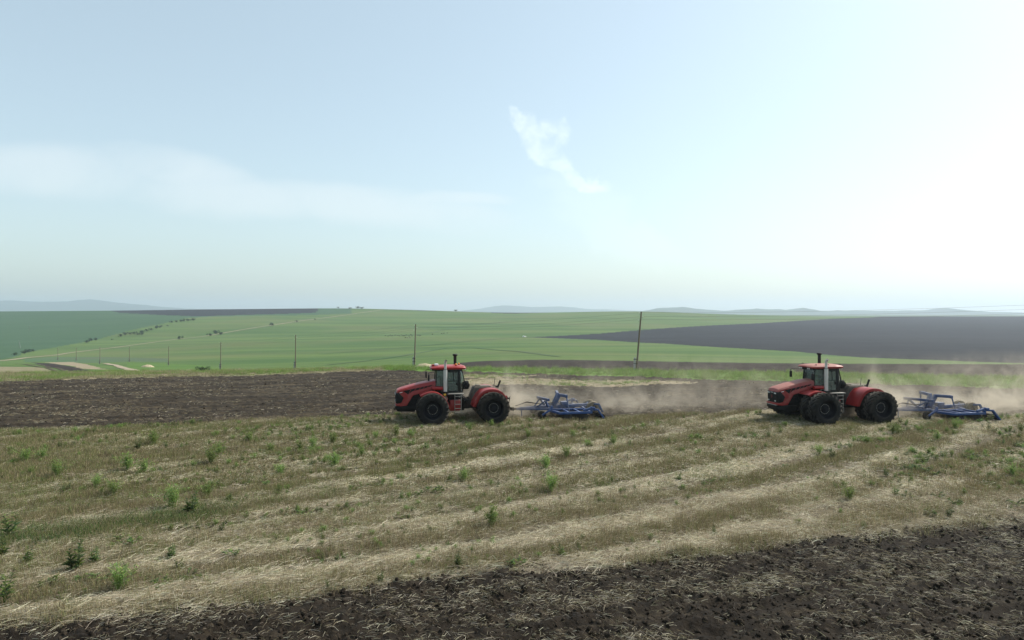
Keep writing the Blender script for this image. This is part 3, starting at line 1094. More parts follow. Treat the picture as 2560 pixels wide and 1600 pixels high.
S_.append(rng.uniform(0.5, 1.1, iv.sum()))
P_.append(np.c_[X[im], Y[im]])
K_.append(np.where(gp[im] > 0.585, rng.integers(6, 9, im.sum()), rng.integers(9, 12, im.sum())))
S_.append(rng.uniform(0.4, 1.0, im.sum()))
k = idr & (rng.random(len(X)) < 0.8)
P_.append(np.c_[X[k], Y[k]])
K_.append(np.where(gp[k] > 0.52, rng.integers(6, 9, k.sum()), rng.integers(9, 12, k.sum())))
S_.append(rng.uniform(0.35, 0.75, k.sum()))
P2 = np.concatenate(P_)
K2 = np.concatenate(K_)
S2 = np.concatenate(S_)
n = len(P2)
scatter('grass', coll_g, np.c_[P2, H(P2[:, 0], P2[:, 1])], np.c_[np.zeros((n, 2)), rng.uniform(0, 6.28, n)], np.c_[S2, S2, S2], K2, 'green grass in strips between the stubble and along the field margins', 'grass')

# --- single weeds standing in the stubble
WD = dict(
    up=[weed_upright(h, DKGREEN + GREEN).mesh('tall_weed', M['weed']) for h in (0.55, 0.5, 0.6)],
    bush=[weed_bushy(h, ((0.15, 0.23, 0.06), (0.19, 0.26, 0.065), (0.12, 0.20, 0.065))).mesh('bushy_weed', M['weed']) for h in (0.55, 0.6, 0.5)],
    ros=[weed_rosette(h, DKGREEN + GREEN).mesh('leafy_weed', M['weed']) for h in (0.28, 0.34, 0.3)])
NMW = dict(up='tall_weed', bush='bushy_weed', ros='leafy_weed')
WEEDS = [  # frame column and row of the foot, kind, height in metres, own label or None
    (383, 1115, 'bush', .95, 'dense dark green bushy weed, highest in the stubble left of the tractors'), (412, 1098, 'ros', .6, None), (315, 1182, 'bush', 1.0, 'rounded blue-green bushy weed in the left stubble, below the dark soil'),
    (360, 1185, 'bush', .8, None), (527, 1162, 'bush', .95, 'yellow-topped bushy weed in the left stubble between brown strips'), (545, 1140, 'bush', .8, None), (622, 1108, 'bush', .8, None), (606, 1136, 'ros', .5, None),
    (63, 1158, 'bush', .8, None), (105, 1152, 'bush', .6, None), (140, 1195, 'bush', .8, None), (75, 1190, 'bush', .5, None), (340, 1128, 'up', .7, None), (412, 1125, 'up', .6, None),
    (355, 1215, 'ros', .7, None), (470, 1208, 'ros', .6, None), (240, 1222, 'bush', .6, None), (280, 1240, 'bush', .7, None), (518, 1245, 'bush', .7, None), (575, 1255, 'up', .55, None),
    (465, 1290, 'up', 1.0, 'tall dark thistle-like weed at the right end of the dark grass strip'), (430, 1275, 'bush', .9, None), (30, 1345, 'up', 1.1, 'tall weed at the left frame edge above the dark grass strip'), (8, 1395, 'up', .8, None),
    (62, 1415, 'up', .6, None), (173, 1430, 'up', .95, 'tall leafy weed alone in the lower left straw'), (230, 1410, 'up', .55, None), (300, 1360, 'ros', .6, None), (330, 1365, 'ros', .6, None),
    (400, 1405, 'ros', .5, None), (424, 1398, 'up', .5, None), (440, 1425, 'up', .5, None), (290, 1425, 'ros', .5, None), (215, 1452, 'ros', .6, None), (245, 1455, 'ros', .55, None), (294, 1480, 'bush', .75, 'round light green bush near the bottom left above the soil'),
    (375, 1450, 'ros', .5, None), (400, 1462, 'ros', .45, None), (470, 1448, 'ros', .6, None), (548, 1335, 'up', .4, None), (470, 1355, 'ros', .4, None), (14, 1510, 'up', .9, 'tall bright weed in the bottom left corner'), (575, 1392, 'ros', .5, None),
    (108, 1462, 'ros', .5, None), (140, 1460, 'ros', .5, None), (80, 1475, 'ros', .4, None),
    (750, 1130, 'bush', .7, None), (782, 1122, 'bush', .65, None), (830, 1112, 'bush', .75, None), (884, 1113, 'ros', .6, None), (903, 1145, 'bush', .7, None), (675, 1132, 'bush', .6, None),
    (940, 1100, 'bush', .6, None), (990, 1095, 'bush', .75, 'pale bushy weed in front of the left tractor nose'), (1028, 1095, 'bush', .7, None), (1062, 1125, 'up', .7, None), (1090, 1108, 'ros', .5, None), (1100, 1140, 'up', .6, None),
    (1150, 1140, 'up', .6, None), (1165, 1135, 'up', .6, None), (1215, 1132, 'ros', .5, None), (1190, 1112, 'ros', .6, None), (1210, 1108, 'ros', .6, None), (1230, 1070, 'bush', .6, None), (1175, 1080, 'bush', .55, None),
    (835, 1172, 'bush', .8, None), (660, 1175, 'ros', .6, None), (662, 1215, 'ros', .5, None), (1025, 1178, 'up', .5, None), (1160, 1208, 'bush', .7, None), (1120, 1212, 'up', .5, None), (1080, 1230, 'ros', .5, None), (1100, 1230, 'ros', .5, None),
    (930, 1220, 'ros', .5, None), (880, 1230, 'ros', .5, None), (1000, 1250, 'up', .4, None), (862, 1270, 'up', .4, None), (760, 1290, 'ros', .6, None), (785, 1290, 'ros', .5, None), (700, 1190, 'bush', .6, None),
    (1230, 1318, 'bush', .8, 'compact dark green bush alone in the bright straw, middle of the field'), (1008, 1325, 'ros', .35, None), (1145, 1420, 'up', .5, None), (946, 1458, 'up', .4, None), (818, 1478, 'up', .35, None),
    (1300, 1060, 'ros', .5, None), (1380, 1065, 'ros', .5, None), (1320, 1098, 'bush', .6, None), (1432, 1098, 'bush', .55, None), (1455, 1075, 'ros', .5, None), (1470, 1075, 'ros', .5, None), (1530, 1078, 'ros', .5, None), (1565, 1073, 'ros', .6, None),
    (1365, 1175, 'bush', .75, None), (1415, 1145, 'bush', .7, None), (1468, 1120, 'bush', .55, None), (1535, 1115, 'bush', .6, None), (1378, 1230, 'bush', .75, 'feathery light green weed on the brown strip below the left implement'), (1530, 1205, 'up', .4, None),
    (1700, 1205, 'up', .55, None), (1740, 1100, 'ros', .7, None), (1795, 1092, 'up', .5, None), (1890, 1095, 'ros', .5, None), (1905, 1098, 'ros', .6, None), (1900, 1148, 'ros', .5, None), (1775, 1205, 'ros', .5, None), (1820, 1205, 'ros', .5, None),
    (1408, 1395, 'up', .5, None), (1293, 1415, 'ros', .5, None), (1790, 1340, 'up', .4, None),
    (1965, 1135, 'ros', .6, None), (1980, 1130, 'ros', .5, None), (2050, 1135, 'bush', .6, None), (2085, 1150, 'up', .6, None), (2130, 1120, 'ros', .6, None), (2170, 1112, 'bush', .6, None), (2235, 1085, 'bush', .7, 'blue-green weed between the right tractor rear wheel and its implement'),
    (2255, 1060, 'up', .6, None), (2300, 1085, 'ros', .7, None), (2330, 1085, 'ros', .7, None), (2390, 1075, 'bush', .7, None), (2345, 1105, 'bush', .65, None), (2480, 1080, 'ros', .7, None), (2515, 1090, 'ros', .7, None), (2555, 1120, 'ros', .7, None),
    (2430, 1150, 'ros', .8, None), (2480, 1148, 'ros', .7, None), (2520, 1140, 'ros', .7, None), (2305, 1180, 'ros', .8, None), (2330, 1190, 'ros', .8, None), (2365, 1175, 'ros', .7, None), (2265, 1195, 'ros', .6, None), (2220, 1190, 'up', .5, None),
    (2420, 1190, 'up', .4, None), (2535, 1195, 'bush', .7, None), (2245, 1240, 'up', .6, 'upright weed on bare straw right of centre, below the right tractor'), (2270, 1245, 'ros', .6, None), (2345, 1245, 'ros', .6, None), (2125, 1255, 'bush', .65, None), (2330, 1282, 'ros', .5, None),
    (2390, 1262, 'ros', .6, None), (2370, 1290, 'up', .5, None), (2540, 1265, 'ros', .7, None), (2165, 1320, 'up', .4, None), (2480, 1215, 'ros', .6, None), (2555, 1080, 'bush', .6, None)]


# small seedlings and low growth between them: nobody could count these
coll_w = proto_set('weed_source', WD['up'] + WD['bush'] + WD['ros'])
X, Y = fan_points(13000, 15.0, 50.0, 0.84, 0.25)
u, v = uv(X, Y)
sw = swath(X, Y)
dn = sstep(0.50, 0.66, fbm(u / 4.0, sw / 1.1, 86, 3)) * (0.35 + 0.65 * np.maximum(sstep(6, -14, X), sstep(14, 22, X) * sstep(22, 28, Y))) + 0.03
k = (rng.random(len(X)) < dn) & (v > near_edge(u) + 0.3) & (v < work_edge(u))
X, Y = X[k], Y[k]
n = len(X)
s_ = rng.uniform(0.25, 0.75, n) * np.clip(Y / 34.0, 0.55, 1.1)
scatter('low_weeds', coll_w, np.c_[X, Y, H(X, Y) - 0.01], np.c_[np.zeros((n, 2)), rng.uniform(0, 6.28, n)], np.c_[s_, s_, s_], rng.integers(0, 9, n), 'small green weeds and seedlings spread through the stubble', 'weeds')


ORD = ['first', 'second', 'third', 'fourth', 'fifth', 'sixth', 'seventh', 'eighth', 'ninth', 'tenth', 'eleventh', 'twelfth', 'thirteenth', 'fourteenth', 'fifteenth', 'sixteenth', 'seventeenth', 'eighteenth', 'nineteenth', 'twentieth']


def region_words(px, py):
    side = 'left third' if px < 850 else ('middle third' if px < 1700 else 'right third')
    depth = 'far stubble by the tractors' if py < 1150 else ('half-way stubble' if py < 1300 else 'nearest stubble')
    return '%s, %s' % (depth, side)


wgroups = {}
for (px, py, kd, hh, lab) in WEEDS:
    gx, gy = ground_at(px, py)
    me = random.choice(WD[kd])
    o = link(bpy.data.objects.new(NMW[kd], me))
    o.location = (gx, gy, float(H(np.array([gx]), np.array([gy]))[0]) - 0.01)
    s = hh / {'up': .64, 'bush': .54, 'ros': .62}[kd]
    o.scale = (s, s, s * random.uniform(0.9, 1.1))
    o.rotation_euler = (0, 0, random.uniform(0, 6.28))
    o['category'] = 'weed'
    if lab:
        o['label'] = lab
        o['group'] = 'weeds in the stubble'
    else:
        wgroups.setdefault((kd, region_words(px, py)), []).append((px, o))
for (kd, reg), lst in wgroups.items():
    kind_w = {'up': 'upright leafy weed', 'bush': 'bushy feathery weed', 'ros': 'low broad-leaved weed'}[kd]
    lst.sort(key=lambda a: a[0])
    for k, (px, o) in enumerate(lst):
        o['label'] = '%s in the %s, %s' % (kind_w, reg, ('%s from the left' % ORD[k]) if len(lst) > 1 else 'the only one there')
        o['group'] = '%ss in the %s' % (kind_w, reg)

# ------------------------------------------------------------------ mesh building
class MB:
    """collects boxes, bars, tubes, prisms and sweeps into one mesh"""
    def __init__(self):
        self.v, self.f = [], []

    def add(self, V, F):
        b = len(self.v)
        self.v += [tuple(map(float, p)) for p in V]
        self.f += [tuple(int(i) + b for i in f) for f in F]
        return self

    def box(self, x0, x1, y0, y1, z0, z1, rot=None, org=None):
        V = [Vector((x, y, z)) for z in (z0, z1) for (x, y) in ((x0, y0), (x1, y0), (x1, y1), (x0, y1))]
        if rot is not None:
            o = Vector(org) if org is not None else Vector(((x0 + x1) / 2, (y0 + y1) / 2, (z0 + z1) / 2))
            mt = Euler(rot).to_matrix()
            V = [mt @ (p - o) + o for p in V]
        return self.add(V, [(3, 2, 1, 0), (4, 5, 6, 7), (0, 1, 5, 4), (1, 2, 6, 5), (2, 3, 7, 6), (3, 0, 4, 7)])

    def bar(self, p, q, wd, ht=None, up=(0, 0, 1)):
        """square bar between two points"""
        ht = ht or wd
        p, q = Vector(p), Vector(q)
        d = (q - p).normalized()
        u_ = Vector(up)
        if abs(d.dot(u_)) > 0.97:
            u_ = Vector((1, 0, 0))
        s = d.cross(u_).normalized()
        n_ = s.cross(d)
        V = []
        for c in (p, q):
            V += [c - s * wd / 2 - n_ * ht / 2, c + s * wd / 2 - n_ * ht / 2, c + s * wd / 2 + n_ * ht / 2, c - s * wd / 2 + n_ * ht / 2]
        return self.add(V, [(0, 1, 2, 3), (7, 6, 5, 4), (0, 4, 5, 1), (1, 5, 6, 2), (2, 6, 7, 3), (3, 7, 4, 0)])

    def chain(self, pts, wd, ht=None, up=(0, 0, 1)):
        for a, b in zip(pts[:-1], pts[1:]):
            self.bar(a, b, wd, ht, up)
        return self

    def tube(self, pts, r, n=10, caps=True):
        pts = [Vector(p) for p in pts]
        rs = r if isinstance(r, (list, tuple)) else [r] * len(pts)
        V, F = [], []
        ref = None
        for i, p in enumerate(pts):
            d = (pts[min(i + 1, len(pts) - 1)] - pts[max(i - 1, 0)]).normalized()
            if ref is None:
                ref = Vector((0, 0, 1)) if abs(d.z) < 0.9 else Vector((1, 0, 0))
            s = d.cross(ref).normalized()
            t = s.cross(d).normalized()
            ref = t
            for k in range(n):
                a = 2 * math.pi * k / n
                V.append(p + (s * math.cos(a) + t * math.sin(a)) * rs[i])
        for i in range(len(pts) - 1):
            for k in range(n):
                k2 = (k + 1) % n
                F.append((i * n + k, i * n + k2, (i + 1) * n + k2, (i + 1) * n + k))
        if caps:
            F.append(tuple(range(n - 1, -1, -1)))
            F.append(tuple((len(pts) - 1) * n + k for k in range(n)))
        return self.add(V, F)

    def prism(self, poly, y0, y1, plane='xz'):
        """closed outline in x-z (or x-y / y-z) drawn out along the third axis"""
        n = len(poly)
        V = []
        for yy in (y0, y1):
            for a, b in poly:
                V.append((a, yy, b) if plane == 'xz' else ((a, b, yy) if plane == 'xy' else (yy, a, b)))
        F = [tuple(range(n)), tuple(range(2 * n - 1, n - 1, -1))]
        for i in range(n):
            j = (i + 1) % n
            F.append((i, i + n, j + n, j))
        return self.add(V, F)

    def lathe(self, prof, axis='y', n=32, cen=(0, 0, 0)):
        """profile of (radius, offset along the axis) turned about the axis"""
        V, F = [], []
        for r, h in prof:
            for k in range(n):
                a = 2 * math.pi * k / n
                c, s = r * math.cos(a), r * math.sin(a)
                p = {'y': (c, h, s), 'x': (h, c, s), 'z': (c, s, h)}[axis]
                V.append((p[0] + cen[0], p[1] + cen[1], p[2] + cen[2]))
        m_ = len(prof)
        for i in range(m_ - 1):
            for k in range(n):
                k2 = (k + 1) % n
                F.append((i * n + k, i * n + k2, (i + 1) * n + k2, (i + 1) * n + k))
        return self.add(V, F)

    def loft(self, rings, close=True, caps=True):
        n = len(rings[0])
        V = [p for r_ in rings for p in r_]
        F = []
        for i in range(len(rings) - 1):
            for k in range(n if close else n - 1):
                k2 = (k + 1) % n
                F.append((i * n + k, i * n + k2, (i + 1) * n + k2, (i + 1) * n + k))
        if caps:
            F.append(tuple(range(n - 1, -1, -1)))
            F.append(tuple((len(rings) - 1) * n + k for k in range(n)))
        return self.add(V, F)

    def build(self, name, mat, parent=None, bevel=0.0, smooth=True, seg=2):
        me = bpy.data.meshes.new(name)
        me.from_pydata(self.v, [], self.f)
        bm = bmesh.new()
        bm.from_mesh(me)
        bmesh.ops.recalc_face_normals(bm, faces=bm.faces)
        if bevel:
            es = [e for e in bm.edges if len(e.link_faces) == 2 and e.calc_face_angle(0) > 0.5]
            bmesh.ops.bevel(bm, geom=es, offset=bevel, segments=seg, profile=0.5, affect='EDGES', clamp_overlap=True)
        bm.to_mesh(me)
        bm.free()
        me.materials.append(mat)
        if smooth:
            me.polygons.foreach_set('use_smooth', np.ones(len(me.polygons), bool))
            try:
                me.set_sharp_from_angle(angle=R(35))
            except Exception:
                pass
        me.update()
        return link(bpy.data.objects.new(name, me), parent)


def paint_mat(name, col, rough=0.35, dust=0.35, dust_col=(0.30, 0.25, 0.185), metal=0.0, spec=0.5, dscale=3.0, up_dust=0.4, splash=0.0):
    """machine paint with field dust settled in patches, more on faces that look up, where the pale tone also paints in light"""
    m, t, out = new_mat(name)
    p = t.n('ShaderNodeBsdfPrincipled')
    p.inputs['Metallic'].default_value = metal
    p.inputs['Specular IOR Level'].default_value = spec
    g = t.n('ShaderNodeNewGeometry')
    tcn = t.n('ShaderNodeTexCoord')
    n1 = t.noise(tcn.outputs['Object'], dscale, 6, 0.65)
    n2 = t.noise(tcn.outputs['Object'], dscale * 9, 3, 0.6)
    sp = t.n('ShaderNodeSeparateXYZ')
    t.l(g.outputs['Normal'], sp.inputs[0])
    upf = t.m('MULTIPLY', t.m('MAXIMUM', sp.outputs[2], 0.0), up_dust)  # upward faces paler: settled dust plus painted-in light
    f = t.m('MULTIPLY', t.m('ADD', t.ramp(n1, 0.35, 0.75), upf), dust)
    oz = t.n('ShaderNodeSeparateXYZ')
    t.l(tcn.outputs['Object'], oz.inputs[0])
    low = t.m('MULTIPLY', t.ramp(t.m('SUBTRACT', 2.2, oz.outputs[2]), 0.0, 1.3), t.m('MULTIPLY', n1, splash))     # dirt thrown up on the lower panels
    f = t.m('MULTIPLY', t.m('ADD', f, low), t.m('ADD', 0.6, t.m('MULTIPLY', n2, 0.8)), clamp=True)
    t.l(t.mix(f, col, dust_col), p.inputs['Base Color'])
    t.l(t.m('ADD', rough, t.m('MULTIPLY', f, 0.5), clamp=True), p.inputs['Roughness'])
    t.l(p.outputs[0], out.inputs['Surface'])
    return m


def glass_mat(name, tint=(0.50, 0.64, 0.60), mixf=0.72):
    m, t, out = new_mat(name)
    tr = t.n('ShaderNodeBsdfTransparent')
    tr.inputs['Color'].default_value = (*tint, 1)
    gl = t.n('ShaderNodeBsdfGlossy')
    gl.inputs['Roughness'].default_value = 0.06
    gl.inputs['Color'].default_value = (0.8, 0.9, 0.9, 1)
    fr = t.n('ShaderNodeFresnel')
    fr.inputs['IOR'].default_value = 1.5
    df = t.n('ShaderNodeBsdfDiffuse')
    df.inputs['Color'].default_value = (0.30, 0.28, 0.24, 1)
    m1 = t.n('ShaderNodeMixShader')
    t.l(t.m('ADD', fr.outputs[0], 0.04, clamp=True), m1.inputs[0])
    t.l(tr.outputs[0], m1.inputs[1])
    t.l(gl.outputs[0], m1.inputs[2])
    m2 = t.n('ShaderNodeMixShader')
    m2.inputs[0].default_value = 0.10      # film of dust on the pane
    t.l(m1.outputs[0], m2.inputs[1])
    t.l(df.outputs[0], m2.inputs[2])
    t.l(m2.outputs[0], out.inputs['Surface'])
    return m


def plain_mat(name, col, rough=0.6, metal=0.0, var=0.15, vs=8.0):
    m, t, out = new_mat(name)
    p = t.n('ShaderNodeBsdfPrincipled')
    p.inputs['Roughness'].default_value = rough
    p.inputs['Metallic'].default_value = metal
    tcn = t.n('ShaderNodeTexCoord')
    n1 = t.noise(tcn.outputs['Object'], vs, 5, 0.6)
    h = t.n('ShaderNodeHueSaturation')
    h.inputs['Color'].default_value = (*col, 1)
    t.l(t.m('ADD', 1 - var, t.m('MULTIPLY', n1, 2 * var)), h.inputs['Value'])
    t.l(h.outputs[0], p.inputs['Base Color'])
    t.l(p.outputs[0], out.inputs['Surface'])
    return m


M['red'] = paint_mat('red_paint', (0.26, 0.006, 0.007), 0.36, 0.07, up_dust=0.7, splash=0.06)
M['red_pale'] = paint_mat('red_paint_dusty_glare', (0.24, 0.008, 0.009), 0.38, 0.22, (0.36, 0.24, 0.18), up_dust=1.7, splash=0.06)  # pale top faces: specular glare painted into the red, along with dust
M['black'] = paint_mat('black_paint', (0.004, 0.004, 0.0045), 0.6, 0.03, spec=0.25)
M['frame'] = paint_mat('cab_frame', (0.003, 0.005, 0.0045), 0.5, 0.04, spec=0.3)
M['chassis'] = paint_mat('chassis', (0.008, 0.008, 0.008), 0.7, 0.25, (0.07, 0.058, 0.045), spec=0.25)
M['deck'] = paint_mat('dusty_deck', (0.035, 0.032, 0.028), 0.7, 0.6, (0.20, 0.17, 0.13))
M['rubber'] = paint_mat('tyre_rubber', (0.0045, 0.0045, 0.0045), 0.72, 0.16, (0.16, 0.14, 0.11), spec=0.25, dscale=2.0, up_dust=2.2)  # bright lug tops are highlights painted into the colour, mixed with dust
M['rubber_dusty'] = paint_mat('tyre_rubber_dusty', (0.007, 0.0068, 0.0065), 0.8, 0.34, (0.13, 0.11, 0.088), spec=0.2, dscale=2.0, up_dust=1.4)
M['rim'] = paint_mat('rim_paint', (0.003, 0.0035, 0.006), 0.6, 0.04, (0.08, 0.068, 0.055), spec=0.2)
M['step'] = paint_mat('worn_step', (0.20, 0.20, 0.19), 0.5, 0.3, metal=0.2)
M['steel'] = paint_mat('galvanised_steel', (0.52, 0.52, 0.50), 0.42, 0.2, metal=0.35)
M['bolt'] = plain_mat('bolt', (0.42, 0.40, 0.36), 0.5, 0.3)
M['glass'] = glass_mat('cab_glass')
M['lamp'] = plain_mat('lamp_lens', (0.75, 0.75, 0.72), 0.15)
M['amber'] = plain_mat('amber_lens', (0.75, 0.28, 0.04), 0.2)
M['yellow'] = plain_mat('yellow_label', (0.65, 0.50, 0.06), 0.5)
M['white'] = plain_mat('white_plastic', (0.72, 0.73, 0.75), 0.4)
M['blue'] = paint_mat('blue_paint', (0.009, 0.050, 0.185), 0.4, 0.14, (0.26, 0.23, 0.19), up_dust=0.8)
M['blue_dusty'] = paint_mat('blue_paint_dusty', (0.018, 0.058, 0.17), 0.5, 0.35, (0.27, 0.24, 0.20), up_dust=0.9)
M['disc'] = paint_mat('disc_steel', (0.02, 0.018, 0.016), 0.6, 0.5, (0.03, 0.025, 0.02), metal=0.1)
M['tan'] = paint_mat('dust_caked_tyre', (0.10, 0.085, 0.06), 0.85, 0.9, (0.24, 0.195, 0.135))
M['seat'] = plain_mat('seat_fabric', (0.03, 0.03, 0.032), 0.9)
M['skin'] = plain_mat('skin', (0.42, 0.25, 0.17), 0.55, 0, 0.05)
M['shirt'] = plain_mat('shirt', (0.55, 0.58, 0.62), 0.8, 0, 0.1)
M['trousers'] = plain_mat('trousers', (0.05, 0.06, 0.09), 0.85)
M['hair'] = plain_mat('hair', (0.03, 0.022, 0.016), 0.7)

WR, WW = 1.07, 0.72      # tyre radius and width


def tyre_mesh(mat):
    mb = MB()
    w2 = WW / 2
    prof = [(0.60, -w2 * 0.80), (0.66, -w2 * 0.95), (0.82, -w2 * 1.0), (0.95, -w2 * 0.93), (1.01, -w2 * 0.80), (1.02, 0), (1.01, w2 * 0.80), (0.95, w2 * 0.93), (0.82, w2), (0.66, w2 * 0.95), (0.60, w2 * 0.80)]
    mb.lathe(prof, 'y', 48)
    nl = 21
    for s in (-1, 1):
        for k in range(nl):
            a0 = 2 * math.pi * (k + (0.5 if s > 0 else 0)) / nl
            st = []
            for f in (0.0, 0.4, 0.75, 1.0, 1.06):
                y = s * (-0.03 + f * (w2 * 0.93 + 0.03))
                a = a0 + 0.34 * f ** 1.1                  # lug sweeps back towards the shoulder
                ro = WR - 0.012 * f - (0.075 if f > 1 else 0)
                ri = 1.0 - (0.06 if f > 0.8 else 0) - (0.09 if f > 1 else 0)
                hw = 0.036 + 0.016 * f
                ring = []
                for (rr, da) in ((ri, -hw * 1.25), (ro, -hw), (ro, hw), (ri, hw * 1.25)):
                    aa = a + da / 1.0
                    ring.append((rr * math.cos(aa), y, rr * math.sin(aa)))
                st.append(ring)
            mb.loft(st)
    o = mb.build('tyre', mat)
    me = o.data
    bpy.data.objects.remove(o)
    return me


def rim_mesh():
    mb = MB()
    # outer bead, barrel, deep-set disc and hub; the dish opens towards +y
    mb.lathe([(0.665, 0.30), (0.64, 0.325), (0.60, 0.31), (0.575, 0.26), (0.56, 0.10), (0.52, 0.03), (0.40, -0.02), (0.30, 0.0), (0.24, 0.03), (0.235, 0.09), (0.17, 0.11), (0.0, 0.115)], 'y', 40)
    mb.lathe([(0.665, -0.30), (0.62, -0.30), (0.575, -0.26), (0.56, 0.0)], 'y', 40)
    o = mb.build('rim', M['rim'])
    me = o.data
    bpy.data.objects.remove(o)
    return me


def bolts_mesh():
    mb = MB()
    for k in range(18):
        a = 2 * math.pi * k / 18
        mb.lathe([(0.022, 0), (0.022, 0.03), (0.0, 0.034)], 'y', 6, (0.31 * math.cos(a), 0.0, 0.31 * math.sin(a)))
    o = mb.build('bolts', M['bolt'])
    me = o.data
    bpy.data.objects.remove(o)
    return me


TY1, TY2, RIM, BOLT = tyre_mesh(M['rubber']), tyre_mesh(M['rubber_dusty']), rim_mesh(), bolts_mesh()


def wheel(parent, x, y, dusty, spin):
    s = 1 if y > 0 else -1
    w_ = link(bpy.data.objects.new('wheel', RIM), parent)
    w_.location = (x, y, WR)
    w_.rotation_euler = (0, spin, 0 if s > 0 else math.pi)
    ty = link(bpy.data.objects.new('tyre', TY2 if dusty else TY1), w_)
    b = link(bpy.data.objects.new('bolts', BOLT), w_)
    b['kind'] = 'stuff'
    return w_


def arch(parent, name, outer, y0, y1, mat, flange=0.2, th=0.05, cen=None):
    """mudguard: a curved sheet over the wheel with an outer skirt"""
    s = 1 if y1 > y0 else -1
    cx, cz = cen
    mb = MB()
    inner = []
    for (x, z) in outer:
        d = Vector((cx - x, cz - z)).normalized()
        inner.append((x + d.x * th, z + d.y * th))
    rings = []
    for (ox, oz), (ix, iz) in zip(outer, inner):
        rings.append([(ox, y0, oz), (ox, y1, oz), (ix, y1, iz), (ix, y0, iz)])
    mb.loft(rings)
    deep = []
    for (x, z) in outer:
        d = Vector((cx - x, cz - z)).normalized()
        deep.append((x + d.x * flange, z + d.y * flange))
    rings = []
    for (ox, oz), (ix, iz) in zip(outer, deep):
        rings.append([(ox, y1, oz - 0.002), (ox, y1 + s * 0.03, oz - 0.002), (ix, y1 + s * 0.03, iz), (ix, y1, iz)])
    mb.loft(rings)
    return mb.build(name, mat, parent, 0.012)


def smooth_line(pts, n=18):
    pts = np.array(pts, float)
    d = np.r_[0, np.cumsum(np.hypot(*np.diff(pts, axis=0).T))]
    tt = np.linspace(0, d[-1], n)
    x = np.interp(tt, d, pts[:, 0])
    z = np.interp(tt, d, pts[:, 1])
    for _ in range(2):
        x[1:-1] = 0.25 * x[:-2] + 0.5 * x[1:-1] + 0.25 * x[2:]
        z[1:-1] = 0.25 * z[:-2] + 0.5 * z[1:-1] + 0.25 * z[2:]
    return list(zip(x, z))


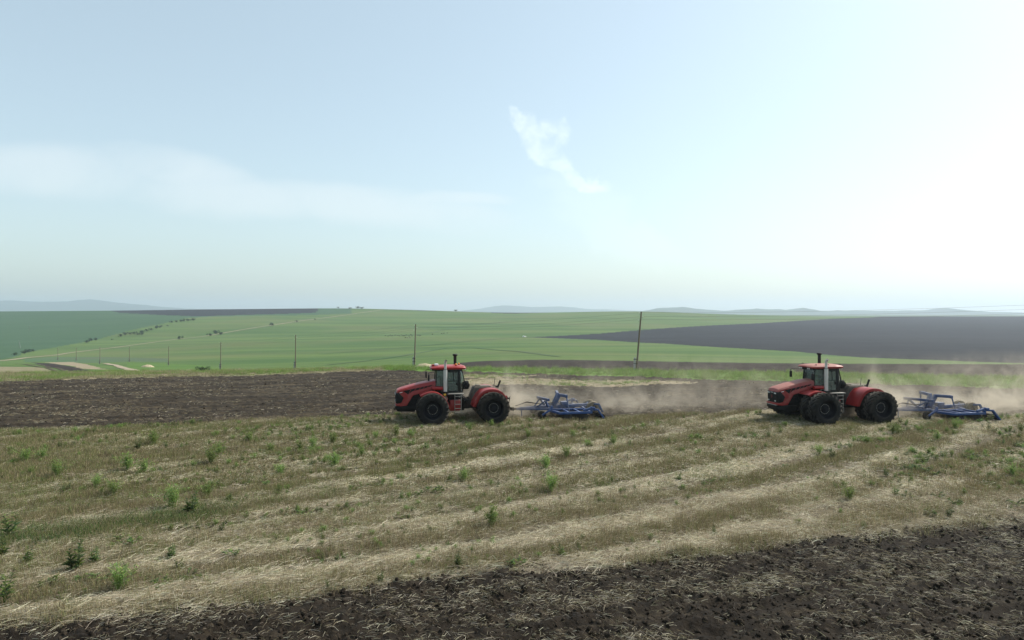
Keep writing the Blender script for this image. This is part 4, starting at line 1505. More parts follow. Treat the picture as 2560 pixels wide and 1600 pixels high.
def tractor(label, loc, heading, beacons, pale_roof):
    T = link(bpy.data.objects.new('tractor', None))
    T.empty_display_size = 0.5
    T.location = loc
    T.rotation_euler = (0, 0, heading)
    T['label'] = label
    T['category'] = 'tractor'
    T['group'] = 'red articulated tractors'
    # -- wheels, twin on every corner
    sp = 0.1
    for x in (0.0, -4.1):
        for y in (1.42, 2.33, -1.42, -2.33):
            wheel(T, x, y, x < -1, sp)
            sp += 0.37
    MB().tube([(0, -2.4, WR), (0, 2.4, WR)], 0.16, 14).tube([(0, -0.45, WR), (0, 0.45, WR)], 0.33, 16).build('front_axle', M['chassis'], T)
    MB().tube([(-4.1, -2.4, WR), (-4.1, 2.4, WR)], 0.16, 14).tube([(-4.1, -0.45, WR), (-4.1, 0.45, WR)], 0.33, 16).build('rear_axle', M['chassis'], T)
    # -- front frame and engine block
    MB().box(-2.0, 1.95, -0.46, 0.46, 0.92, 1.28).box(-1.95, -1.2, -0.35, 0.35, 0.75, 1.0).build('front_frame', M['chassis'], T, 0.02)
    eng = MB().box(-0.45, 1.75, -0.56, 0.56, 1.2, 2.12).box(0.9, 1.9, -0.60, 0.60, 1.05, 1.62).build('engine_block', M['black'], T, 0.03)
    for s in (-1, 1):
        for k in range(5):
            x = 0.35 + 0.24 * k
            MB().bar((x, s * 0.585, 1.35), (x + 0.30, s * 0.585, 1.88), 0.05, 0.07, (0, 1, 0)).build('vent_slat', M['chassis'], eng, 0.008)
    # -- bonnet
    stn = [(2.34, 1.34, 2.03, 2.10, 0.56), (2.27, 1.22, 2.12, 2.22, 0.645), (2.05, 1.16, 2.20, 2.32, 0.69), (1.62, 1.20, 2.30, 2.43, 0.70), (1.42, 1.52, 2.35, 2.49, 0.70), (1.22, 1.84, 2.39, 2.54, 0.70),
           (0.70, 1.99, 2.50, 2.66, 0.70), (0.10, 2.18, 2.60, 2.77, 0.70), (-0.28, 2.32, 2.65, 2.82, 0.69), (-0.44, 2.44, 2.66, 2.83, 0.66)]
    rings = []
    for x, zb, zs, zt, wd in stn:
        rings.append([(x, wd, zb), (x, wd, zs), (x, wd - 0.07, zs + (zt - zs) * 0.75), (x, wd - 0.22, zt), (x, 0, zt + 0.03), (x, -wd + 0.22, zt), (x, -wd + 0.07, zs + (zt - zs) * 0.75), (x, -wd, zs), (x, -wd, zb)])
    hood = MB().loft(rings).build('bonnet', M['red_pale'] if pale_roof else M['red'], T, 0.0)
    for s in (-1, 1):
        y0, y1 = s * 0.690, s * 0.706
        d_ = MB().prism([(1.90, 2.16), (0.9, 2.36), (-0.14, 2.555), (-0.02, 2.46), (0.45, 2.315), (1.25, 2.135), (1.55, 1.93)], y0, y1).build('side_grille', M['black'], hood, 0.0)
        for k, (xa, za, xb, zb) in enumerate(((1.50, 1.98, 1.36, 2.24), (1.12, 2.18, 1.00, 2.33), (0.80, 2.24, 0.68, 2.39), (0.52, 2.31, 0.42, 2.44), (0.26, 2.38, 0.16, 2.49))):
            MB().bar((xa, s * 0.709, za), (xb, s * 0.709, zb), 0.028, 0.008, (0, 1, 0)).build('slash', M['red'], hood, 0.0)
        MB().box(1.93, 2.12, s * 0.694, s * 0.702, 2.05, 2.085, (0, 0.22, 0)).build('model_mark', M['white'], hood)
    # -- nose: black radiator grille folded round the corner, lamps, emblem, bumper
    nose = MB()
    prof = [(2.40, 2.00), (2.28, 2.06), (1.84, 1.70), (2.00, 1.36), (2.37, 1.31)]
    rg = []
    for y, k in ((-0.715, 0.0), (-0.55, 1.0), (0.55, 1.0), (0.715, 0.0)):
        rg.append([(x - (0.10 if (k == 0 and x > 2.2) else 0.0), y, z) for x, z in prof])
    nose.loft(rg)
    gr = nose.build('radiator_grille', M['black'], T, 0.01)
    for k in range(6):
        MB().box(2.385, 2.405, -0.50, 0.50, 1.42 + 0.095 * k, 1.44 + 0.095 * k).build('grille_bar', M['chassis'], gr)
    for y in (-0.47, -0.34, 0.34, 0.47):
        MB().lathe([(0.045, 0), (0.045, 0.02), (0.0, 0.026)], 'x', 10, (2.40, y, 1.93)).build('headlight', M['lamp'], gr)
    for y in (-0.46, -0.36, 0.36, 0.46):
        MB().lathe([(0.035, 0), (0.035, 0.02), (0.0, 0.026)], 'x', 10, (2.39, y, 1.42)).build('headlight', M['lamp'], gr)
    MB().prism([(-0.07, 1.70), (0, 1.81), (0.07, 1.70), (0, 1.59), (-0.045, 1.70), (0, 1.63), (0.045, 1.70), (0, 1.77)][:4], 2.408, 2.420, 'yz').build('emblem', M['red'], gr)
    MB().prism([(-0.042, 1.70), (0, 1.765), (0.042, 1.70), (0, 1.635)], 2.4205, 2.424, 'yz').build('emblem_core', M['black'], gr)
    MB().box(2.395, 2.412, -0.16, 0.16, 1.955, 1.985).build('name_plate', M['steel'], gr)
    MB().prism([(2.40, 1.30), (2.00, 1.24), (1.62, 1.22), (1.64, 1.16), (2.05, 1.12), (2.40, 1.17)], -0.70, 0.70).build('nose_lip', M['red'], T, 0.02)
    bp = MB()
    bp.loft([[(2.42, y * 0.8, 1.13), (2.42, y * 0.8, 0.97), (2.24, y * 0.75, 0.76), (1.1, y, 0.74), (0.95, y, 1.12)] for y in (-0.78, 0.78)])
    bmp = bp.build('bumper', M['black'], T, 0.03)
    MB().box(2.05, 2.40, -0.5, 0.5, 1.131, 1.15).build('bumper_step', M['steel'], bmp, 0.005)
    MB().tube([(2.30, 0.30, 0.90), (2.48, 0.30, 0.88), (2.48, 0.30, 0.80)], 0.03, 8).build('tow_hook', M['chassis'], bmp)
    MB().tube([(2.30, -0.30, 0.90), (2.48, -0.30, 0.88), (2.48, -0.30, 0.80)], 0.03, 8).build('tow_hook', M['chassis'], bmp)
    # -- mudguards
    for s in (-1, 1):
        fo = smooth_line([(0.80, 1.93), (0.60, 2.06), (0.28, 2.17), (-0.15, 2.20), (-0.55, 2.05), (-0.92, 1.70), (-1.17, 1.28), (-1.24, 1.00)])
        arch(T, 'front_mudguard', fo, s * 0.62, s * 1.78, M['red'], 0.13, 0.045, (0, 1.0))
        ro = smooth_line([(-2.78, 1.10), (-2.90, 1.45), (-3.12, 1.85), (-3.42, 2.17), (-3.85, 2.30), (-4.45, 2.28), (-4.82, 2.10), (-5.08, 1.75), (-5.18, 1.55)])
        arch(T, 'rear_mudguard', ro, s * 0.62, s * 1.74, M['red'], 0.20, 0.05, (-4.1, 1.0))
        MB().prism([(-2.74, 1.10), (-2.86, 1.5), (-3.1, 1.92), (-3.38, 2.2), (-3.62, 2.22), (-3.45, 1.95), (-3.2, 1.6), (-3.1, 1.10)], s * 0.60, s * 0.64).build('side_panel', M['red'], T, 0.01)
        MB().tube([(-0.08, s * 0.98, 2.33), (-0.80, s * 0.98, 2.33)], 0.125, 14).build('air_tank', M['red'], T, 0.02)
        MB().bar((-0.45, s * 0.8, 2.0), (-0.45, s * 0.98, 2.24), 0.3, 0.06).build('tank_bracket', M['chassis'], T)
    # -- exhaust on the near side, intake on the far side
    ex = MB().tube([(-0.96, 1.05, 2.12), (-0.96, 1.05, 3.62)], [0.135, 0.135], 18).build('exhaust_shield', M['steel'], T)
    MB().tube([(-0.96, 1.05, 3.60), (-0.96, 1.05, 4.04), (-0.97, 1.08, 4.14), (-1.00, 1.17, 4.24)], [0.088, 0.085, 0.085, 0.085], 14, False).build('exhaust_pipe', M['steel'], ex)
    MB().tube([(-0.996, 1.158, 4.227), (-1.0005, 1.1725, 4.243)], [0.082, 0.0835], 14).build('exhaust_mouth', M['black'], ex)
    MB().tube([(-0.96, 1.05, 3.600), (-0.96, 1.05, 3.626)], 0.14, 18).build('exhaust_collar', M['chassis'], ex)
    MB().box(-1.18, -0.78, 0.86, 1.22, 1.80, 2.12).build('exhaust_base', M['black'], T, 0.015)
    it = MB().tube([(-1.86, -1.04, 2.0), (-1.86, -1.04, 4.42)], 0.11, 16).build('intake_pipe', M['black'], T)
    MB().lathe([(0.0, 4.40), (0.11, 4.40), (0.17, 4.44), (0.185, 4.50), (0.15, 4.55), (0.0, 4.57)], 'z', 18, (-1.86, -1.04, 0)).build('intake_cap', M['black'], it)
    # -- cab
    zf, zr = 2.02, 3.60
    fr = MB()
    pil = {}
    for s in (-1, 1):
        a0, a1 = (-0.30, s * 0.66, zf), (-0.42, s * 0.62, zr)
        b0, b1 = (-1.00, s * 0.90, zf - 0.05), (-1.00, s * 0.84, zr)
        c0, c1 = (-1.98, s * 0.90, zf - 0.05), (-1.95, s * 0.84, zr)
        d0, dm, d1 = (-2.18, s * 0.70, zf), (-2.30, s * 0.72, 2.85), (-2.12, s * 0.70, zr)
        pil[s] = (a0, a1, b0, b1, c0, c1, d0, d1)
        fr.bar(a0, a1, 0.07)
        fr.bar(b0, b1, 0.10, 0.14)
        fr.bar(c0, c1, 0.10, 0.14)
        fr.bar(d0, dm, 0.08)
        fr.bar(dm, d1, 0.06)
        fr.bar((a1[0], a1[1], 3.56), (b1[0], b1[1], 3.56), 0.08, 0.12)
        fr.bar((b1[0], b1[1], 3.55), (c1[0], c1[1], 3.55), 0.08, 0.16)
        fr.bar((c1[0], c1[1], 3.55), (d1[0], d1[1], 3.55), 0.08, 0.14)
        fr.bar(b0, c0, 0.10, 0.12)
        fr.bar(c0, d0, 0.09, 0.12)
        fr.bar(a0, b0, 0.07, 0.10)
    fr.bar(pil[-1][0], pil[1][0], 0.07)
    fr.bar((-0.42, -0.62, 3.56), (-0.42, 0.62, 3.56), 0.08, 0.12)
    fr.bar((-2.12, -0.70, 3.55), (-2.12, 0.70, 3.55), 0.08, 0.12)
    fr.bar((-2.18, -0.70, zf), (-2.18, 0.70, zf), 0.10)
    fr.box(-2.15, -0.35, -0.78, 0.78, 1.90, 2.0)
    cab = fr.build('cab', M['frame'], T, 0.012)
    for s in (-1, 1):
        a0, a1, b0, b1, c0, c1, d0, d1 = pil[s]

        def pane(name, q, par=cab):
            q = [Vector(p) for p in q]
            nrm = (q[1] - q[0]).cross(q[2] - q[0]).normalized() * 0.006
            mbp = MB().add([p - nrm for p in q] + [p + nrm for p in q], [(0, 1, 2, 3), (7, 6, 5, 4), (0, 4, 5, 1), (1, 5, 6, 2), (2, 6, 7, 3), (3, 7, 4, 0)])
            return mbp.build(name, M['glass'], par, 0, False)
        pane('front_side_window', [(-0.31, s * 0.67, zf + .05), (-0.96, s * 0.89, zf + .05), (-0.96, s * 0.835, zr - .08), (-0.42, s * 0.635, zr - .08)])
        pane('rear_corner_window', [(-2.02, s * 0.885, zf + .6), (-2.26, s * 0.73, zf + .8), (-2.13, s * 0.715, zr - .1), (-1.99, s * 0.83, zr - .1)])
        # door with its own frame: two upper panes over a long lower pane
        dz = 2.80
        yl, yh = s * 0.895, s * 0.845
        dr = MB()
        dr.bar((-1.10, yl, 2.06), (-1.10, yh, 3.47), 0.06, 0.07).bar((-1.87, yl, 2.06), (-1.86, yh, 3.47), 0.06, 0.09)
        dr.bar((-1.10, yl, 2.09), (-1.87, yl, 2.09), 0.06, 0.09).bar((-1.10, yh, 3.44), (-1.87, yh, 3.44), 0.06, 0.07)
        ym = s * 0.872
        dr.bar((-1.10, ym, dz), (-1.87, ym, dz), 0.05, 0.05).bar((-1.55, ym, dz), (-1.53, yh, 3.44), 0.04, 0.06)
        door = dr.build('door', M['frame'], T, 0.01)
        pane('door_pane', [(-1.12, yl, 2.12), (-1.85, yl, 2.12), (-1.85, ym, dz), (-1.12, ym, dz)], door)
        pane('door_pane', [(-1.12, ym, dz), (-1.54, ym, dz), (-1.53, yh, 3.42), (-1.12, yh, 3.42)], door)
        pane('door_pane', [(-1.55, ym, dz), (-1.85, ym, dz), (-1.85, yh, 3.42), (-1.54, yh, 3.42)], door)
        MB().box(-1.84, -1.72, s * 0.90, s * 0.935, 2.50, 2.72).build('door_handle', M['black'], door, 0.01)
        # mirror on a long arm
        mi = MB().tube([(-0.38, s * 0.64, 3.46), (0.10, s * 1.15, 3.44), (0.20, s * 1.28, 3.42), (0.20, s * 1.28, 3.30)], 0.018, 8).build('mirror_arm', M['black'], T)
        MB().box(0.14, 0.24, s * 1.17, s * 1.39, 2.86, 3.30).build('mirror', M['black'], mi, 0.03)
        MB().tube([(-0.40, s * 0.9, 3.1), (-0.62, s * 0.98, 3.08), (-0.66, s * 0.98, 2.5)], 0.016, 8).build('grab_rail', M['chassis'], T)
    q = [(-0.31, -0.62, zf + .05), (-0.31, 0.62, zf + .05), (-0.42, 0.58, zr - .08), (-0.42, -0.58, zr - .08)]
    pane('windscreen', q)
    pane('rear_window', [(-2.20, -0.66, zf + .1), (-2.20, 0.66, zf + .1), (-2.12, 0.66, zr - .1), (-2.12, -0.66, zr - .1)])
    MB().bar((-0.33, 0.0, 2.1), (-0.37, 0.35, 2.75), 0.02).build('wiper', M['black'], cab)
    # roof: shallow red shell with a dark visor under its front edge
    rr = []
    for x, z0, z1, wd in ((0.02, 3.665, 3.71, 0.62), (-0.06, 3.63, 3.77, 0.78), (-0.35, 3.615, 3.81, 0.90), (-1.0, 3.61, 3.835, 0.96), (-1.7, 3.61, 3.84, 0.97), (-2.2, 3.61, 3.825, 0.94), (-2.38, 3.63, 3.78, 0.86), (-2.43, 3.66, 3.73, 0.76)):
        rr.append([(x, wd, z0), (x, wd + 0.02, (z0 + z1) / 2), (x, wd - 0.05, z1 - 0.03), (x, wd - 0.25, z1), (x, 0, z1 + 0.02), (x, -wd + 0.25, z1), (x, -wd + 0.05, z1 - 0.03), (x, -wd - 0.02, (z0 + z1) / 2), (x, -wd, z0)])
    roof = MB().loft(rr).build('roof', M['red_pale'] if pale_roof else M['red'], T)
    MB().loft([[(x, wd, 3.52), (x, wd, 3.635), (x, -wd, 3.635), (x, -wd, 3.52)] for x, wd in ((-0.06, 0.58), (-0.16, 0.70), (-0.5, 0.74))]).build('visor', M['black'], roof, 0.01)
    MB().box(-2.05, -0.55, -0.80, 0.80, 3.575, 3.612).build('headliner', M['frame'], roof)
    for y in (-0.52, -0.36, 0.36, 0.52):
        MB().lathe([(0.05, 0), (0.05, 0.02), (0, 0.028)], 'x', 12, (-0.055, y, 3.58)).build('work_lamp', M['lamp'], roof)
    for y in (-0.6, 0.6):
        MB().box(-2.44, -2.36, y - 0.07, y + 0.07, 3.54, 3.64).build('work_lamp', M['lamp'], roof, 0.01)
    if beacons:
        for x in (-1.75, -2.0):
            bc = MB().lathe([(0.07, 3.895), (0.07, 3.94), (0.05, 3.95)], 'z', 12, (x, 0.55 - 0.5 * (x < -1.9), -0.055)).build('beacon_base', M['black'], roof)
            MB().lathe([(0.055, 3.945), (0.06, 4.0), (0.045, 4.04), (0.0, 4.055)], 'z', 12, (x, 0.55 - 0.5 * (x < -1.9), -0.055)).build('beacon_lens', M['amber'], bc)
        gp = MB().box(-0.55, -0.28, 0.05, 0.36, 3.83, 3.96).build('satellite_receiver', M['white'], roof, 0.04)
        MB().box(-0.27, -0.08, 0.05, 0.36, 3.80, 3.92).build('receiver_foot', M['red'], gp, 0.03)
    else:
        for x, y in ((-0.35, 0.75), (-0.3, -0.7), (-1.2, 0.84), (-2.1, 0.8)):
            MB().tube([(x, y, 3.79), (x, y, 3.87), (x - .05, y, 3.895), (x - .1, y, 3.87), (x - .1, y, 3.79)], 0.014, 8).build('lifting_eye', M['chassis'], roof)
    # inside the cab
    st_ = MB().box(-1.86, -1.36, -0.26, 0.26, 2.34, 2.46).box(-1.96, -1.82, -0.26, 0.26, 2.4, 3.08, (0, -0.12, 0)).box(-1.75, -1.45, -0.16, 0.16, 2.0, 2.35).build('driver_seat', M['seat'], T, 0.03)
    sc2 = MB().bar((-0.62, 0, 2.0), (-0.86, 0, 2.66), 0.09).build('steering_column', M['seat'], T)
    ring = [(-0.88 + 0.19 * math.cos(a) * 0.55, 0.21 * math.sin(a), 2.70 + 0.19 * math.cos(a) * 0.55) for a in np.linspace(0, 2 * math.pi, 17)]
    MB().tube(ring, 0.016, 8, False).build('steering_wheel', M['black'], sc2)
    MB().box(-0.75, -0.50, -0.35, 0.35, 2.0, 2.52, (0, 0.2, 0)).build('dashboard', M['seat'], T, 0.03)
    # -- platform, ladder, fuel tank
    MB().box(-2.22, -1.10, 0.92, 1.38, 1.93, 1.985).build('platform', M['step'], T, 0.006)
    MB().box(-2.22, -1.10, -1.38, -0.92, 1.93, 1.985).build('platform', M['steel'], T, 0.006)
    ld = MB().tube([(-1.58, 1.36, 1.93), (-1.56, 1.42, 0.66)], 0.022, 8).tube([(-2.02, 1.36, 1.93), (-2.00, 1.42, 0.66)], 0.022, 8).build('ladder', M['step'], T)
    for z in (0.68, 0.97, 1.26, 1.55, 1.80):
        MB().box(-2.01, -1.57, 1.34, 1.46, z - 0.015, z + 0.015).build('rung', M['step'], ld)
    for s in (-1, 1):
        MB().box(-1.98, -1.28, s * 0.52, s * 1.15, 0.78, 1.52).build('fuel_tank', M['red'], T, 0.04)
        MB().box(-1.9, -1.2, s * 0.50, s * 1.0, 1.53, 1.90).build('battery_box', M['black'], T, 0.02)
        MB().tube([(-1.14, s * 1.34, 1.96), (-1.14, s * 1.36, 2.5), (-1.10, s * 1.2, 2.6)], 0.018, 8).build('hand_rail', M['chassis'], T)
    MB().box(-0.99, -0.83, 1.222, 1.226, 1.86, 1.98).build('warning_label', M['yellow'], T)
    # coolers and hoses behind the cab
    MB().box(-2.62, -2.36, 0.15, 0.70, 2.20, 2.75).lathe([(0.20, 0.70), (0.20, 0.78), (0.0, 0.80)], 'y', 14, (-2.49, 0, 2.48)).build('cooler', M['black'], T, 0.03)
    MB().box(-2.60, -2.34, -0.7, -0.15, 2.1, 2.6).build('air_cleaner', M['black'], T, 0.03)
    for k in range(5):
        y = -0.32 + 0.16 * k
        MB().tube([(-1.95, y, 1.75), (-2.25, y * 1.1, 1.72 - 0.03 * k), (-2.5, y * 1.2, 1.50 - 0.05 * k), (-2.8, y * 1.1, 1.55), (-3.05, y, 1.85)], 0.03, 8).build('hydraulic_hose', M['black'], T)
    # -- rear half behind the articulation joint
    MB().box(-2.30, -1.95, -0.22, 0.22, 0.75, 1.55).tube([(-2.25, 0, 0.65), (-2.25, 0, 1.65)], 0.15, 12).build('articulation_joint', M['chassis'], T, 0.02)
    MB().box(-5.15, -2.45, -0.46, 0.46, 0.85, 1.45).box(-2.7, -2.3, -0.3, 0.3, 0.8, 1.3).build('rear_frame', M['chassis'], T, 0.03)
    MB().prism([(-2.70, 1.45), (-2.95, 2.12), (-3.05, 2.30), (-4.35, 2.30), (-4.75, 2.15), (-5.0, 1.45)], -0.60, 0.60).build('rear_deck', M['deck'], T, 0.03)
    MB().box(-4.2, -3.1, -0.45, 0.5, 2.303, 2.36).box(-3.5, -3.2, -0.3, 0.2, 2.35, 2.42).build('deck_cover', M['deck'], T, 0.02)
    hi = MB().bar((-4.75, 0.1, 2.2), (-4.95, 0.1, 2.72), 0.07, 0.12).bar((-4.6, 0.1, 2.28), (-4.75, 0.1, 2.25), 0.1, 0.1).build('lift_lever', M['chassis'], T)
    MB().tube([(-4.55, -0.3, 2.2), (-4.62, -0.3, 2.78)], 0.018, 8).build('aerial', M['chassis'], T)
    for s in (-1, 1):
        MB().bar((-5.1, s * 0.42, 0.95), (-5.75, s * 0.40, 0.72), 0.09, 0.12).bar((-5.05, s * 0.34, 1.55), (-5.6, s * 0.36, 1.42), 0.09, 0.12).bar((-5.55, s * 0.37, 1.42), (-5.5, s * 0.40, 0.80), 0.05).build('lower_link', M['chassis'], T, 0.01)
        MB().box(-5.26, -5.16, s * 1.1 - 0.08, s * 1.1 + 0.08, 1.60, 1.75).build('tail_lamp', M['red'], T, 0.015)
        MB().tube([(-5.18, s * 1.40, 1.62), (-5.36, s * 1.42, 1.58), (-5.40, s * 1.42, 1.72)], 0.03, 8).build('mudguard_hook', M['chassis'], T)
    MB().bar((-4.9, 0, 0.72), (-5.95, 0, 0.62), 0.16, 0.10).tube([(-5.9, 0, 0.5), (-5.9, 0, 0.78)], 0.05, 8).build('drawbar', M['chassis'], T, 0.01)
    return T


def driver(label, T):
    """seated figure at the wheel: one continuous skinned body"""
    P = {'pelvis': (-1.62, 0, 2.52), 'belly': (-1.66, 0, 2.70), 'chest': (-1.68, 0, 2.92), 'neck': (-1.65, 0, 3.08), 'skull': (-1.62, 0, 3.19), 'crown': (-1.61, 0, 3.29)}
    Rr = {'pelvis': .15, 'belly': .14, 'chest': .155, 'neck': .058, 'skull': .088, 'crown': .075}
    E = [('pelvis', 'belly'), ('belly', 'chest'), ('chest', 'neck'), ('neck', 'skull'), ('skull', 'crown')]
    for s, n_ in ((1, 'l'), (-1, 'r')):
        P.update({'sh' + n_: (-1.67, s * .19, 2.99), 'el' + n_: (-1.42, s * .27, 2.76), 'wr' + n_: (-1.08, s * .17, 2.76), 'ha' + n_: (-0.98, s * .14, 2.78),
                  'hip' + n_: (-1.58, s * .10, 2.52), 'kn' + n_: (-1.16, s * .14, 2.54), 'an' + n_: (-0.98, s * .13, 2.12), 'to' + n_: (-0.84, s * .13, 2.06)})
        Rr.update({'sh' + n_: .075, 'el' + n_: .05, 'wr' + n_: .034, 'ha' + n_: .04, 'hip' + n_: .10, 'kn' + n_: .068, 'an' + n_: .048, 'to' + n_: .04})
        E += [('chest', 'sh' + n_), ('sh' + n_, 'el' + n_), ('el' + n_, 'wr' + n_), ('wr' + n_, 'ha' + n_), ('pelvis', 'hip' + n_), ('hip' + n_, 'kn' + n_), ('kn' + n_, 'an' + n_), ('an' + n_, 'to' + n_)]
    names = list(P)
    me = bpy.data.meshes.new('person')
    me.from_pydata([P[k] for k in names], [(names.index(a), names.index(b)) for a, b in E], [])
    o = link(bpy.data.objects.new('person', me))
    md = o.modifiers.new('skin', 'SKIN')
    for i, k in enumerate(names):
        sv = me.skin_vertices[0].data[i]
        sv.radius = (Rr[k], Rr[k])
        sv.use_root = (k == 'pelvis')
    o.modifiers.new('sub', 'SUBSURF').levels = 2
    o.modifiers['sub'].render_levels = 2
    # shirt, trousers and skin by height along the body
    m, t, out = new_mat('clothed_body')
    tcn = t.n('ShaderNodeTexCoord')
    sp = t.n('ShaderNodeSeparateXYZ')
    t.l(tcn.outputs['Object'], sp.inputs[0])
    head = t.m('GREATER_THAN', sp.outputs[2], 3.07)
    hand = t.m('MULTIPLY', t.m('GREATER_THAN', sp.outputs[0], -1.2), t.m('GREATER_THAN', sp.outputs[2], 2.67))
    legs = t.m('LESS_THAN', sp.outputs[2], 2.635)
    c = t.mix(legs, (0.55, 0.58, 0.62), (0.05, 0.06, 0.09))
    c = t.mix(t.m('MAXIMUM', head, hand), c, (0.42, 0.25, 0.17))
    p = t.n('ShaderNodeBsdfPrincipled')
    p.inputs['Roughness'].default_value = 0.8
    t.l(c, p.inputs['Base Color'])
    t.l(p.outputs[0], out.inputs['Surface'])
    me.materials.append(m)
    o.matrix_world = Matrix.Translation(T.location) @ Matrix.Rotation(T.rotation_euler.z, 4, 'Z') @ Matrix.Scale(T.scale.x, 4)
    o['label'] = label
    o['category'] = 'person'
    hair = MB()
    hair.lathe([(0.0, 3.345), (0.06, 3.335), (0.092, 3.29), (0.095, 3.235), (0.085, 3.215)], 'z', 14, (-1.628, 0, 0))
    hair.build('hair', M['hair'], o)
    nose = MB().add([(-1.54, -0.015, 3.18), (-1.54, 0.015, 3.18), (-1.51, 0, 3.185), (-1.54, 0, 3.225)], [(0, 1, 2), (1, 3, 2), (3, 0, 2), (0, 3, 1)])
    nose.build('nose', M['skin'], o)
    return o


def stand(x, y):
    return (x, y, float(relief(np.array([x]), np.array([y]))[0]))


# front axle centre of each tractor, from the hub of its near outer front wheel
TS = 0.947


def place_tractor(hx, hy, head_deg, TS, *a):
    h = R(180 + head_deg)
    lx, ly = -math.sin(h), math.cos(h)             # left side direction
    T = tractor(a[0], stand(hx - lx * 2.33 * TS, hy - ly * 2.33 * TS), h, *a[1:])
    T.scale = (TS, TS, TS)
    return T


T1 = place_tractor(-5.00, 43.60, 11.0, 0.95, 'red articulated tractor with clean red roof and amber beacons, left of the two', True, False)
T2 = place_tractor(19.80, 43.75, 10.0, 0.965, 'red articulated tractor with dusty, glare-painted roof turned more to the viewer, right of the two', False, True)
driver('person in pale shirt seated at the wheel of the left tractor', T1)
driver('person in pale shirt seated at the wheel of the right tractor', T2)

